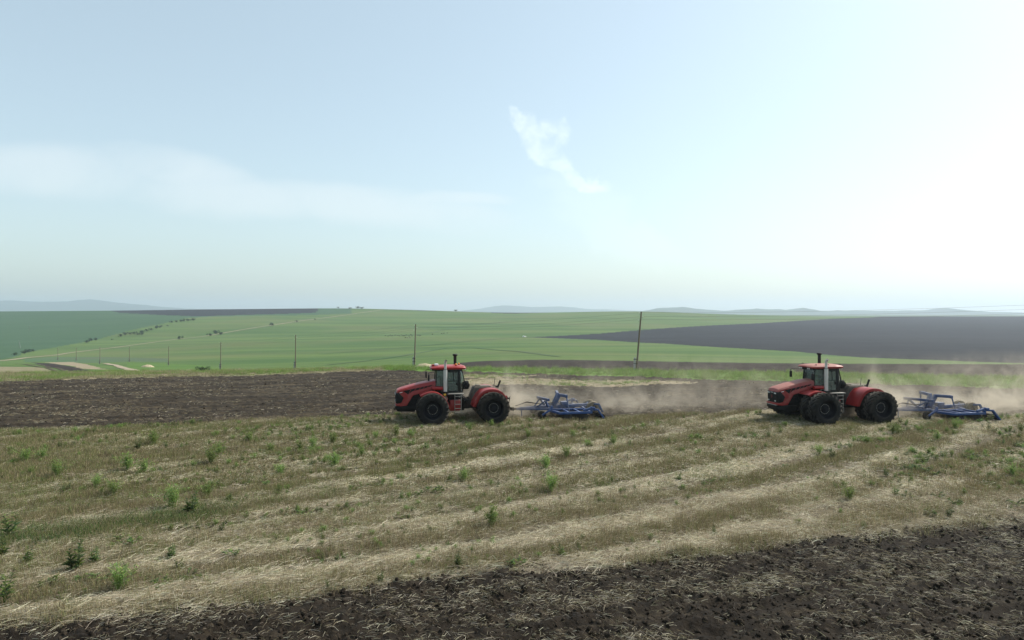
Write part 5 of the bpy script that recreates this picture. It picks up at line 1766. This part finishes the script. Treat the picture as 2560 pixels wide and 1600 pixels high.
# ------------------------------------------------------------------ trailed disc implements
def implement(label, loc, heading, L):
    I = link(bpy.data.objects.new('disc_harrow', None))
    I.location = loc
    I.rotation_euler = (0, 0, heading)
    I['label'] = label
    I['category'] = 'harrow'
    I['group'] = 'blue implements behind the tractors'
    B, D = M['blue'], M['blue_dusty']

    def X(x):
        return x * L
    MB().bar((X(3.3), 0, 0.55), (X(-1.9), 0, 0.72), 0.20, 0.22).build('main_beam', D, I, 0.012)
    for s in (-1, 1):
        MB().bar((X(3.55), s * 0.06, 0.55), (X(1.3), s * 0.85, 0.60), 0.12, 0.15).build('drawbar_arm', D, I, 0.01)
    MB().bar((X(3.9), 0, 0.55), (X(3.3), 0, 0.55), 0.16, 0.14).tube([(X(3.9), 0, 0.44), (X(3.9), 0, 0.68)], 0.08, 10).build('drawbar_eye', M['chassis'], I, 0.01)
    MB().tube([(X(3.2), 0.2, 0.5), (X(3.2), 0.2, 0.05)], 0.04, 8).box(X(3.2) - 0.12, X(3.2) + 0.12, 0.08, 0.32, 0.03, 0.05).build('parking_stand', D, I)
    # front tower: a cross beam carried on two splayed legs
    MB().bar((X(1.75), -1.08, 1.17), (X(1.5), 1.08, 1.26), 0.14, 0.17).box(X(1.5) - 0.07, X(1.5) + 0.07, 1.05, 1.20, 1.17, 1.35).build('tower_beam', D, I, 0.01)
    for s in (-1, 1):
        MB().bar((X(1.62), s * 0.85, 1.16), (X(1.30), s * 0.32, 0.62), 0.13, 0.15).build('tower_leg', D, I, 0.01)
        MB().bar((X(1.62), s * 0.80, 1.15), (X(2.2), s * 0.30, 0.62), 0.07, 0.08).build('tower_stay', D, I, 0.01)
    for s in (-1, 1):
        W_ = B if s > 0 else D
        fz = 0.52
        # wing frame
        MB().bar((X(1.30), s * 1.25, fz), (X(1.0), s * 2.40, fz), 0.14, 0.15).build('wing_front_beam', W_, I, 0.01)
        MB().bar((X(1.05), s * 2.38, fz), (X(-1.25), s * 2.38, fz), 0.14, 0.15).build('wing_side_beam', W_, I, 0.01)
        MB().bar((X(1.35), s * 0.70, fz + .004), (X(-1.25), s * 0.75, fz + .004), 0.13, 0.14).build('wing_inner_beam', W_, I, 0.01)
        for x in (0.35, -0.45, -1.2):
            MB().bar((X(x), s * 0.72, fz - .006), (X(x), s * 2.36, fz - .006), 0.11, 0.12).build('cross_beam', W_, I, 0.01)
        MB().bar((X(1.32), s * 0.1, 0.60), (X(1.32), s * 1.30, 0.54), 0.12, 0.12).build('hinge_beam', D, I, 0.01)
        MB().bar((X(-1.2), s * 0.1, 0.62), (X(-1.2), s * 0.80, 0.56), 0.12, 0.12).build('hinge_beam', D, I, 0.01)
        # gauge wheel on its swinging arm
        ga = MB().bar((X(1.28), s * 1.30, 0.66), (X(2.0), s * 1.42, 0.30), 0.08, 0.12).bar((X(1.30), s * 1.30, 0.80), (X(1.62), s * 1.36, 0.47), 0.06, 0.08).bar((X(1.30), s * 1.30, 0.45), (X(1.30), s * 1.30, 0.86), 0.10, 0.12).build('gauge_arm', W_, I, 0.01)
        gw = MB().lathe([(0.12, -0.10), (0.20, -0.115), (0.265, -0.09), (0.285, 0.0), (0.265, 0.09), (0.20, 0.115), (0.12, 0.10)], 'y', 28, (X(2.0), s * 1.27, 0.285)).build('gauge_wheel', M['rubber'], I)
        MB().lathe([(0.175, 0.085), (0.165, 0.11), (0.15, 0.06), (0.06, 0.03), (0.05, 0.10), (0.0, 0.105)], 'y', 20, (X(2.0), s * 1.27, 0.285)).lathe([(0.175, -0.085), (0.165, -0.11), (0.15, -0.06), (0.06, -0.03), (0.0, -0.03)], 'y', 20, (X(2.0), s * 1.27, 0.285)).build('rim', M['deck'], gw)
        # folding arch with its ram
        MB().bar((X(0.85), s * 0.16, 0.70), (X(0.45), s * 0.24, 1.50), 0.19, 0.24).bar((X(0.47), s * 0.18, 1.47), (X(0.27), s * 1.32, 1.52), 0.17, 0.20).box(X(0.27) - 0.08, X(0.27) + 0.08, s * 1.33 - 0.07, s * 1.33 + 0.07, 1.40, 1.60).build('folding_arch', D, I, 0.02)
        MB().tube([(X(0.25), s * 1.36, 1.42), (X(0.18), s * 1.46, 0.95)], 0.045, 10).tube([(X(0.18), s * 1.46, 0.96), (X(0.12), s * 1.55, 0.56)], 0.025, 8).build('folding_ram', D, I)
        # rear bracket, arm and scraper blade
        MB().bar((X(-0.65), s * 2.36, 0.66), (X(-1.22), s * 2.36, 0.80), 0.12, 0.14).bar((X(-1.22), s * 2.36, 0.50), (X(-1.22), s * 2.36, 0.90), 0.12, 0.14).bar((X(-1.2), s * 2.37, 0.80), (X(-1.45), s * 2.45, 0.82), 0.14, 0.12).build('rear_bracket', W_, I, 0.012)
        MB().bar((X(-1.3), s * 2.42, 0.72), (X(-1.62), s * 2.52, 0.70), 0.10, 0.12).bar((X(-1.60), s * 2.52, 0.74), (X(-2.05), s * 2.64, 0.08), 0.09, 0.22, (0, 1, 0)).build('roller_arm', W_, I, 0.012)
        # rear stabiliser beam over the roller
        MB().bar((X(-1.7), s * 0.2, 0.80), (X(-2.25), s * 0.95, 0.86), 0.12, 0.12).bar((X(-2.22), s * 0.92, 0.86), (X(-2.5), s * 0.96, 0.30), 0.10, 0.14).build('rear_stay', D, I, 0.01)
        # transport wheel, raised and caked in dust
        tw = MB().lathe([(0.20, -0.16), (0.36, -0.17), (0.46, -0.14), (0.49, 0.0), (0.46, 0.14), (0.36, 0.17), (0.20, 0.16)], 'y', 30, (X(-1.95), s * 0.48, 0.52)).build('transport_wheel', M['tan'], I)
        MB().lathe([(0.24, 0.14), (0.20, 0.16), (0.16, 0.05), (0.0, 0.05)], 'y', 20, (X(-1.95), s * 0.48, 0.52)).lathe([(0.24, -0.14), (0.20, -0.16), (0.16, -0.05), (0.0, -0.05)], 'y', 20, (X(-1.95), s * 0.48, 0.52)).build('rim', M['deck'], tw)
        MB().bar((X(-1.2), s * 0.22, 0.70), (X(-1.95), s * 0.26, 0.52), 0.10, 0.14).build('wheel_arm', D, I, 0.01)
        # two gangs of notched discs on spring legs, and the cage roller
        for x, tilt in ((0.45, 0.28), (-0.65, -0.28)):
            g = MB()
            for k in range(9):
                y = s * (0.30 + 0.255 * k)
                cx = X(x) + (0.04 if k % 2 else -0.04)
                ring = []
                nn = 24
                for j in range(nn):
                    a = 2 * math.pi * j / nn
                    rr_ = 0.32 if j % 3 else 0.28
                    ring.append((rr_ * math.cos(a), rr_ * math.sin(a)))
                c_, s_ = math.cos(tilt * s), math.sin(tilt * s)
                V0 = [(cx + p * c_, y + p * s_, 0.21 + q) for p, q in ring]
                V1 = [(cx + p * 0.4 * c_ + 0.05 * s_, y + p * 0.4 * s_ - 0.05 * c_, 0.21 + q * 0.4) for p, q in ring]
                g.loft([V0, V1])
                g.bar((cx, y, 0.21), (cx - 0.10, y + 0.02, 0.47), 0.03, 0.05)
            gg = g.build('disc_gang', M['disc'], I, 0, False)
            gg['kind'] = 'stuff'
        rl = MB()
        for a in np.linspace(0, 2 * math.pi, 9)[:-1]:
            rl.bar((X(-1.95) + 0.20 * math.cos(a), s * 0.75, 0.20 + 0.20 * math.sin(a)), (X(-1.95) + 0.20 * math.cos(a + 0.5), s * 2.5, 0.20 + 0.20 * math.sin(a + 0.5)), 0.03)
        for y in (0.75, 1.6, 2.5):
            rl.lathe([(0.20, -0.01), (0.20, 0.01), (0.0, 0.012)], 'y', 16, (X(-1.95), s * y, 0.20))
        rl.build('cage_roller', M['chassis'], I, 0, False)
    MB().box(X(-0.2), X(0.3), -0.25, 0.25, 0.72, 0.98).build('valve_box', D, I, 0.02)
    for k in range(3):
        y = -0.08 + 0.08 * k
        MB().tube([(X(3.6), y, 0.75), (X(2.8), y * 2, 0.95 + 0.05 * k), (X(1.8), y, 0.85), (X(0.4), y, 0.95)], 0.02, 6).build('hydraulic_hose', M['black'], I)
    return I


def place_implement(gx, gy, head, L, label):
    """gx, gy: where the near gauge wheel touches the ground"""
    h = R(180 + head)
    fx, fy = math.cos(h), math.sin(h)
    lx, ly = -fy, fx
    ox, oy = gx - fx * 2.0 * L - lx * 1.27, gy - fy * 2.0 * L - ly * 1.27
    return implement(label, stand(ox, oy), h, L), (ox, oy, h)


I1, imp1 = place_implement(2.0, 46.35, 11.0, 0.97, 'blue disc harrow in rising dust behind the left tractor')
I2, imp2 = place_implement(27.55, 45.9, 11.0, 1.06, 'blue disc harrow with wide arches behind the right tractor')

# ------------------------------------------------------------------ pole line
M['pole'] = plain_mat('weathered_pole', (0.17, 0.135, 0.10), 0.9, 0, 0.3, 5.0)
M['concrete'] = plain_mat('concrete', (0.36, 0.35, 0.33), 0.9, 0, 0.15, 4.0)
M['wire'] = plain_mat('wire', (0.10, 0.10, 0.10), 0.5, 0.5)
M['porcelain'] = plain_mat('porcelain', (0.62, 0.62, 0.60), 0.3)
POLES = [  # column, row of top, row of foot, lean (m), label
    (1591, 785, 930, 0.62, 'tallest leaning wooden utility pole on the grass verge, right of middle'),
    (1036, 814, 918, 0.22, 'wooden utility pole with concrete stub just behind the left tractor nose'),
    (738, 840, 924, 0.10, 'wooden utility pole, third of the line counted from the right'),
    (551, 861, 929, 0.10, 'wooden utility pole, fourth of the line counted from the right'),
    (421, 881, 928, 0.05, 'thin grey utility pole rising from the bright green patch'),
    (323, 890, 928, 0.0, 'thin utility pole beside the pale curved track in the valley'),
    (249, 880, 923, 0.12, 'dark utility pole beside the dry patch in the left valley'),
    (190, 873, 907, 0.05, 'slim utility pole behind the dry patch in the left valley'),
    (144, 872, 904, 0.05, 'slim utility pole at the dark soil band in the left valley'),
    (73, 883, 896, 0.0, 'small utility pole beside the dirt track at far left'),
    (47, 886, 905, 0.3, 'pale braced end pole beside the dirt track at far left')]
PH = 7.3
pole_tops = []


def pole(px, top, foot, lean, label, k):
    d = PH * FPX / (foot - top)
    x = (px - 1280) / FPX * d
    z = float(relief(np.array([x]), np.array([d]))[0])
    o = link(bpy.data.objects.new('utility_pole', None))
    o.location = (x, d, z)
    o['label'] = label
    o['category'] = 'pole'
    o['group'] = 'poles of the power line'
    tp = Vector((lean, 0, PH))
    MB().tube([(0, 0, -0.5), tp * 0.5, tp], [0.125, 0.11, 0.09], 12).build('mast', M['pole'], o)
    if k == 10:
        MB().tube([(1.6, 0, -0.3), tp * 0.9], [0.11, 0.08], 10).build('brace', M['concrete'], o)
        MB().box(-0.9, 0.9, -0.06, 0.06, PH - 0.25, PH - 0.10).build('cross_arm', M['concrete'], o)
    else:
        MB().box(-0.33, -0.12, -0.11, 0.11, -0.5, 1.55, (0, 0.04, 0)).build('concrete_stub', M['concrete'], o, 0.02)
        for zz in (0.75, 1.30):
            MB().box(-0.345, 0.15, -0.135, 0.135, zz - 0.035, zz + 0.035, (0, 0.04, 0)).build('wire_band', M['chassis'], o)
    tops = []
    for j, (zz, s) in enumerate(((PH - 0.28, -1), (PH - 0.75, 1), (PH - 1.15, -1))):
        c = Vector((lean * zz / PH, 0, zz))
        hk = MB().tube([c, c + Vector((s * 0.20, 0, -0.04)), c + Vector((s * 0.24, 0, 0.06))], 0.014, 6).build('hook', M['chassis'], o)
        MB().lathe([(0.0, 0.02), (0.035, 0.02), (0.05, 0.07), (0.03, 0.10), (0.045, 0.13), (0.0, 0.16)], 'z', 10, tuple(c + Vector((s * 0.24, 0, 0.03)))).build('insulator', M['porcelain'], hk)
        tops.append(Vector(o.location) + c + Vector((s * 0.24, 0, 0.14)))
    return tops


for k, (px, tp_, ft, ln, lab) in enumerate(POLES):
    pole_tops.append(pole(px, tp_, ft, ln, lab, k))
# the line runs on out of the frame to the right
nxt = [Vector((62.0, 60.0, 8.6 - 0.4 * j)) for j in range(3)]
ends = [nxt] + pole_tops[:7] + pole_tops[7:9]
span_words = ['from the tallest pole out of the frame to the right', 'between the tallest pole and the pole behind the left tractor', 'between the second and third pole from the right', 'between the third and fourth pole from the right',
              'between the fourth pole and the bright green patch', 'over the bright green patch', 'over the pale curved track', 'over the dry patch in the valley', 'over the dark soil band in the valley']
for i, (A, Bq) in enumerate(zip(ends[:-1], ends[1:])):
    for j in range(3):
        a, b = A[j], Bq[j]
        pts = []
        for f in np.linspace(0, 1, 13):
            p = a.lerp(b, f)
            p.z -= 4 * 0.6 * f * (1 - f) * (a - b).length / 45.0 * 0.6
            pts.append(p)
        o = MB().tube(pts, 0.008, 5).build('power_wire', M['wire'])
        o['label'] = '%s thin power wire %s' % (('upper', 'middle', 'lower')[j], span_words[i])
        o['category'] = 'wire'
        o['group'] = 'power line wires'

# ------------------------------------------------------------------ straw heaps
M['heap'] = ground_mat('heap', (0.30, 0.25, 0.16), (0.46, 0.39, 0.27), None, 0, scale=2.0, bstr=1.0, bdist=0.15, bscale=3.0)


def heap(px, py, wpx, hpx, label):
    x, y = ground_at(px, py)
    z = float(relief(np.array([x]), np.array([y]))[0])
    wx, hz_ = wpx / FPX * y / 2, hpx / FPX * y
    n = 22
    rr_, aa = np.linspace(0, 1, 10), np.linspace(0, 2 * math.pi, n, endpoint=False)
    V, F = [], []
    for i, r in enumerate(rr_):
        for a in aa:
            nz = 0.75 + 0.5 * float(fbm(np.array([math.cos(a) * r * 3 + px]), np.array([math.sin(a) * r * 3]), 91, 3)[0])
            V.append((r * wx * math.cos(a) * (0.85 + 0.3 * float(vnoise(np.array([a * 1.2 + px]), np.array([0.5]), 92)[0])), r * wx * 0.6 * math.sin(a), hz_ * (1 - r ** 1.7) * nz - 0.12 * (r > 0.95)))
    for i in range(9):
        for k in range(n):
            F.append((i * n + k, i * n + (k + 1) % n, (i + 1) * n + (k + 1) % n, (i + 1) * n + k))
    o = link(bpy.data.objects.new('straw_heap', poly_mesh('straw_heap', V, F, None, M['heap'], True)))
    o.location = (x, y, z - 0.05)
    o['label'] = label
    o['category'] = 'heap'
    return o


heap(1062, 919.5, 66, 13, 'large pale straw heap on the verge behind the left tractor cab')
heap(368, 918, 36, 7, 'long pale straw heap on the bright green patch')
heap(470, 929.5, 22, 6, 'small pale straw heap at the edge of the bright green patch')
heap(598, 926, 16, 5, 'small low straw heap left of the second pole')

# ------------------------------------------------------------------ far bushes and trees
BC = ((0.030, 0.055, 0.026), (0.040, 0.070, 0.030), (0.024, 0.045, 0.022))
M['bush_leaf'] = leaf_mat('bush_leaf', (1, 1, 1), 0.2, 0.2)
M['bark'] = plain_mat('bark', (0.06, 0.05, 0.04), 0.9)


def crown_mesh():
    b = Blades()
    lobes = [(random.gauss(0, 0.30), random.gauss(0, 0.30), random.uniform(0.40, 0.75), random.uniform(0.22, 0.38)) for _ in range(7)]
    for i in range(420):
        lx_, ly_, lz_, lr = random.choice(lobes)
        v_ = np.random.default_rng(i * 7 + int(lx_ * 1000) % 97).normal(0, 1, 3)
        v_ = v_ / np.linalg.norm(v_) * lr * random.uniform(0.5, 1.0) ** 0.5
        p = np.array((lx_, ly_, lz_)) + v_
        if p[2] < 0.05:
            continue
        b.leaf(p, np.random.default_rng(i).normal(0, 1, 3), random.uniform(0.10, 0.19), random.uniform(0.08, 0.13), cj(random.choice(BC), 0.35))
    return b.mesh('crown', M['bush_leaf'])


def trunk_mesh():
    mb = MB().tube([(0, 0, -0.1), (0.01, 0, 0.25), (-0.01, 0.02, 0.55)], [0.05, 0.038, 0.02], 7).tube([(0, 0, 0.22), (0.15, 0.05, 0.5)], [0.025, 0.012], 6).tube([(0, 0, 0.25), (-0.14, -0.06, 0.52)], [0.025, 0.012], 6)
    o = mb.build('trunk', M['bark'])
    me = o.data
    bpy.data.objects.remove(o)
    return me


CROWN = [crown_mesh() for _ in range(4)]
TRUNK = trunk_mesh()
BUSH = [  # column, row of foot, height in frame pixels, label
    (450, 849, 9, 'round dark bush alone beside the dirt track, left hillside'), (524, 840, 7, 'left one of three dark bushes beside the dirt track'), (538, 835, 9, 'tallest one of three dark bushes beside the dirt track'), (551, 837, 7, 'right one of three dark bushes beside the dirt track'),
    (679, 815, 8, 'dark bush beside the dirt track high on the left hillside'), (741, 805, 4, 'small bush beside the dirt track near the hilltop'), (788, 800, 3, 'tiny bush beside the dirt track next to the dark hilltop field'),
    (1140, 779, 5, 'lone tree on the skyline above the left tractor'),
    (851, 770, 6, 'leftmost tree on the bare knoll at the skyline'), (875, 773, 5, 'middle tree on the bare knoll at the skyline'), (895, 772, 6, 'third tree on the bare knoll at the skyline'), (905, 773, 6, 'rightmost tree on the bare knoll at the skyline'), (845, 771, 4, 'low tree on the left slope of the bare knoll'),
    (35, 889, 8, 'dark bush at far left under the dark green field'), (60, 885, 8, 'left bush of the valley clump at far left'), (70, 882, 9, 'tall bush of the valley clump at far left'), (78, 880, 7, 'right bush of the valley clump at far left'),
    (216, 857, 7, 'low bush at the lower end of the hedge line'), (228, 853, 7, 'second bush from the lower end of the hedge line'), (240, 851, 6, 'third bush from the lower end of the hedge line'), (280, 850, 3, 'tiny bush below the hedge line'),
    (302, 842, 8, 'first bush of the long hedge on the left hillside'), (313, 838, 7, 'second bush of the long hedge on the left hillside'), (325, 837, 7, 'third bush of the long hedge on the left hillside'), (337, 836, 7, 'fourth bush of the long hedge on the left hillside'),
    (345, 838, 6, 'low front bush of the long hedge on the left hillside'), (353, 834, 8, 'fifth bush of the long hedge on the left hillside'), (354, 838, 6, 'right front bush of the long hedge on the left hillside'), (366, 829, 6, 'sixth bush of the long hedge on the left hillside'), (378, 826, 6, 'seventh bush of the long hedge on the left hillside'),
    (390, 822, 7, 'eighth bush of the long hedge on the left hillside'), (399, 820, 7, 'last bush of the long hedge on the left hillside'), (419, 816, 3, 'small bush between the two hedges'),
    (428, 807, 5, 'first bush of the upper hedge under the dark hilltop'), (440, 806, 5, 'second bush of the upper hedge under the dark hilltop'), (452, 805, 6, 'third bush of the upper hedge under the dark hilltop'), (462, 804, 7, 'fourth bush of the upper hedge under the dark hilltop'),
    (472, 803, 6, 'fifth bush of the upper hedge under the dark hilltop'), (482, 802, 6, 'last bush of the upper hedge under the dark hilltop'),
    (504, 931, 5, 'small dark shrub on the field margin beside the fourth pole')]
for i, (px, py, hp, lab) in enumerate(BUSH):
    x, y = ground_at(px, py)
    z = float(relief(np.array([x]), np.array([y]))[0])
    h = max(hp / FPX * y, 0.8)
    o = link(bpy.data.objects.new('bush' if 'bush' in lab or 'shrub' in lab else 'tree', None))
    o.location = (x, y, z)
    o.rotation_euler = (0, 0, random.uniform(0, 6.28))
    sxy = h * random.uniform(1.0, 1.35)
    o.scale = (sxy, sxy, h)
    o['label'] = lab
    o['category'] = 'bush' if 'bush' in lab or 'shrub' in lab else 'tree'
    o['group'] = 'bushes and trees on the far slopes'
    link(bpy.data.objects.new('crown', CROWN[i % 4]), o)
    link(bpy.data.objects.new('trunk', TRUNK), o)

# ------------------------------------------------------------------ grazing cattle and a parked white car far up the slope
M['hide'] = plain_mat('hide', (0.07, 0.055, 0.045), 0.8)


def cow_mesh():
    mb = MB()
    st_ = [(-0.95, .18, 1.20, .17), (-0.85, .28, 1.12, .29), (-0.45, .33, 1.02, .34), (0.1, .36, .98, .37), (0.6, .32, 1.03, .36), (0.85, .22, 1.15, .27), (1.10, .15, 1.05, .19), (1.35, .12, 0.82, .15), (1.55, .13, 0.62, .15), (1.78, .09, 0.42, .10), (1.86, .05, 0.36, .06)]
    rings = []
    for x, wy, z, hz_ in st_:
        rings.append([(x, wy * math.cos(a), z + hz_ * math.sin(a)) for a in np.linspace(0, 2 * math.pi, 10, endpoint=False)])
    mb.loft(rings)
    for s in (-1, 1):
        mb.tube([(0.68, s * .18, 0.95), (0.70, s * .18, 0.45), (0.68, s * .18, 0.0)], [.11, .065, .06], 7)
        mb.tube([(-0.68, s * .20, 1.0), (-0.58, s * .20, 0.72), (-0.80, s * .20, 0.42), (-0.76, s * .20, 0.0)], [.15, .10, .06, .06], 7)
        mb.tube([(1.50, s * .10, 0.75), (1.46, s * .28, 0.78)], [.05, .02], 6)
    mb.tube([(-0.96, 0, 1.28), (-1.04, 0, 0.9), (-1.02, 0, 0.5)], [.03, .02, .035], 6)
    o = mb.build('cow', M['hide'])
    me = o.data
    bpy.data.objects.remove(o)
    return me


COW = cow_mesh()
cow_px = [964, 970, 973, 977, 979, 982, 986, 990, 994, 998, 1004, 1008, 1011, 1016, 1022, 1026, 1031, 1044, 1048, 1052, 1080, 1104, 1110, 1119, 1015, 1019, 1024]
for i, cx_ in enumerate(cow_px):
    ry = 840.0 + random.uniform(-1.8, 1.8) if cx_ < 1060 else (835 - (cx_ - 1104) * 0.08)
    if i >= len(cow_px) - 3:
        ry = 845.5 + random.uniform(-0.5, 0.5)
    x, y = ground_at(cx_ + random.uniform(-1, 1), ry)
    o = link(bpy.data.objects.new('cow', COW))
    o.location = (x, y, float(relief(np.array([x]), np.array([y]))[0]) - 0.02)
    o.rotation_euler = (0, 0, random.choice((0, math.pi)) + random.gauss(0, 0.5))
    s = random.uniform(0.55, 0.8)
    o.scale = (s, s, s)
    if cx_ > 1060:
        o['label'] = 'dark cow straying right of the herd, %s from its left' % ORD[sorted(c for c in cow_px if c > 1060).index(cx_)]
        o['group'] = 'cows straying right of the herd'
    elif i >= len(cow_px) - 3:
        o['label'] = 'dark cow in the small bunch just below the herd, %s from the left' % ORD[i - len(cow_px) + 3]
        o['group'] = 'cows in the bunch below the herd'
    else:
        o['label'] = 'dark cow of the herd line on the green slope, %s from the left' % ORD[i]
        o['group'] = 'cows of the herd line'
    o['category'] = 'cow'

M['car_white'] = plain_mat('car_white', (0.75, 0.74, 0.72), 0.3)
M['car_glass'] = plain_mat('car_glass', (0.02, 0.025, 0.03), 0.1)
x, y = ground_at(1311, 843.5)
car = link(bpy.data.objects.new('parked_car', None))
car.location = (x, y, float(relief(np.array([x]), np.array([y]))[0]))
car.rotation_euler = (0, 0, R(55))
car['label'] = 'small white car parked on the field lane far up the green slope'
car['category'] = 'car'
MB().loft([[(xx, wy, 0.35), (xx, wy, zz), (xx, -wy, zz), (xx, -wy, 0.35)] for xx, wy, zz in ((-2.0, .78, .85), (-1.9, .84, 1.0), (0.6, .86, 1.0), (1.7, .84, .92), (2.0, .75, .70))]).build('body', M['car_white'], car, 0.04)
MB().loft([[(xx, wy, 0.98), (xx2, wy - .12, 1.55), (xx2, -wy + .12, 1.55), (xx, -wy, 0.98)] for xx, xx2, wy in ((-1.85, -1.6, .80), (0.95, 0.3, .80))]).build('cabin', M['car_white'], car, 0.05)
for s in (-1, 1):
    MB().prism([(-1.5, 1.05), (-1.4, 1.45), (0.15, 1.45), (0.6, 1.05)], s * 0.735, s * 0.80).build('window', M['car_glass'], car)
    for xx in (-1.25, 1.25):
        MB().lathe([(0.0, -.1), (0.30, -.1), (0.33, -.06), (0.33, .06), (0.30, .1), (0.0, .1)], 'y', 18, (xx, s * .78, .33)).build('wheel', M['rubber'], car)

# ------------------------------------------------------------------ dust thrown up by the work
def dust(name, label, org, heading, x0, x1, y0, y1, zt, dens, yc, front, tail):
    m, t, out = new_mat(name)
    tcn = t.n('ShaderNodeTexCoord')
    sp = t.n('ShaderNodeSeparateXYZ')
    t.l(tcn.outputs['Object'], sp.inputs[0])
    x, y, z = sp.outputs
    back = t.m('MAXIMUM', t.m('SUBTRACT', front, x), 0.0)
    n0 = t.noise(tcn.outputs['Object'], 0.22, 3, 0.5, 0.4)
    hgt = t.m('MULTIPLY', t.m('ADD', 0.3, t.m('MULTIPLY', n0, 1.5)), t.m('ADD', 0.60, t.m('MULTIPLY', t.m('MINIMUM', back, 16.0), 0.066)))
    fz = t.m('EXPONENT', t.m('MULTIPLY', t.m('DIVIDE', t.m('MAXIMUM', z, 0.0), hgt), -1.0))
    wy = t.m('ADD', 1.5, t.m('MULTIPLY', back, 0.09))
    yy = t.m('DIVIDE', t.m('SUBTRACT', y, t.m('SUBTRACT', yc, t.m('MULTIPLY', back, 0.05))), wy)
    fy = t.m('EXPONENT', t.m('MULTIPLY', t.m('MULTIPLY', yy, yy), -1.0))
    fx = t.m('MULTIPLY', t.ramp(back, 0.0, 2.2), t.m('EXPONENT', t.m('MULTIPLY', back, -1.0 / tail)))
    edge = t.m('MULTIPLY', t.ramp(t.m('SUBTRACT', x, x0), 0.0, 4.0), t.m('MULTIPLY', t.ramp(t.m('SUBTRACT', zt, z), 0.0, 1.2), t.m('MULTIPLY', t.ramp(t.m('SUBTRACT', y, y0), 0.0, 1.0), t.ramp(t.m('SUBTRACT', y1, y), 0.0, 1.0))))
    edge = t.m('MULTIPLY', edge, t.m('ADD', t.m('MULTIPLY', t.ramp(t.m('SUBTRACT', 2.3, y), 0.0, 2.0), 0.93), 0.07))
    n1 = t.noise(tcn.outputs['Object'], 0.5, 6, 0.65, 1.2)
    nn = t.m('ADD', 0.06, t.m('MULTIPLY', t.ramp(n1, 0.43, 0.66), 2.1))
    bx_ = t.m('DIVIDE', t.m('SUBTRACT', x, 4.2), 1.9)
    boost = t.m('ADD', 1.0, t.m('MULTIPLY', 1.6, t.m('EXPONENT', t.m('MULTIPLY', t.m('MULTIPLY', bx_, bx_), -1.0))))     # thickest right behind the rear wheels
    d = t.m('MULTIPLY', t.m('MULTIPLY', fz, fy), t.m('MULTIPLY', t.m('MULTIPLY', fx, edge), t.m('MULTIPLY', nn, t.m('MULTIPLY', dens, boost))))
    pv_ = t.n('ShaderNodeVolumePrincipled')
    pv_.inputs['Color'].default_value = (0.75, 0.67, 0.55, 1)
    pv_.inputs['Anisotropy'].default_value = 0.25
    t.l(d, pv_.inputs['Density'])
    t.l(pv_.outputs[0], out.inputs['Volume'])
    v = np.array([(a, b, c) for c in (-0.25, zt) for (a, b) in ((x0, y0), (x1, y0), (x1, y1), (x0, y1))], float)
    f = np.array([(3, 2, 1, 0), (4, 5, 6, 7), (0, 1, 5, 4), (1, 2, 6, 5), (2, 3, 7, 6), (3, 0, 4, 7)])
    o = link(grid_mesh(name, v, f, m))
    o.location = stand(org[0], org[1])
    o.rotation_euler = (0, 0, heading)
    o['kind'] = 'stuff'
    o['label'] = label
    o['category'] = 'dust'
    return o


dust('dust_cloud', 'beige dust drifting over the harrow behind the left tractor', imp1[:2], imp1[2], -27.0, 8.0, -9.0, 3.4, 4.6, 0.80, -0.9, 8.2, 10.0)
dust('dust_cloud', 'dense beige dust behind the right tractor and its harrow', imp2[:2], imp2[2], -27.0, 7.6, -9.0, 3.4, 4.6, 0.85, -1.0, 7.8, 18.0)

# ------------------------------------------------------------------ the hazy air over the whole land
def box_mesh(name, x0, x1, y0, y1, z0, z1, mat):
    v = np.array([(x, y, z) for z in (z0, z1) for (x, y) in ((x0, y0), (x1, y0), (x1, y1), (x0, y1))], float)
    f = np.array([(3, 2, 1, 0), (4, 5, 6, 7), (0, 1, 5, 4), (1, 2, 6, 5), (2, 3, 7, 6), (3, 0, 4, 7)])
    o = grid_mesh(name, v, f, mat)
    for p in o.data.polygons:
        p.use_smooth = False
    return link(o)


hm, ht, hout = new_mat('haze_air')
pv = ht.n('ShaderNodeVolumePrincipled')
pv.inputs['Color'].default_value = (0.70, 0.81, 0.93, 1)
pv.inputs['Density'].default_value = 1.35e-4
pv.inputs['Anisotropy'].default_value = 0.35
ht.l(pv.outputs[0], hout.inputs['Volume'])
hz = box_mesh('haze', -15500, 15500, -60, 13000, float(ZZ.min()) - 1.0, 215, hm)
hz['kind'] = 'stuff'
hz['label'] = 'pale blue summer haze over the fields and far hills'
hz['category'] = 'haze'
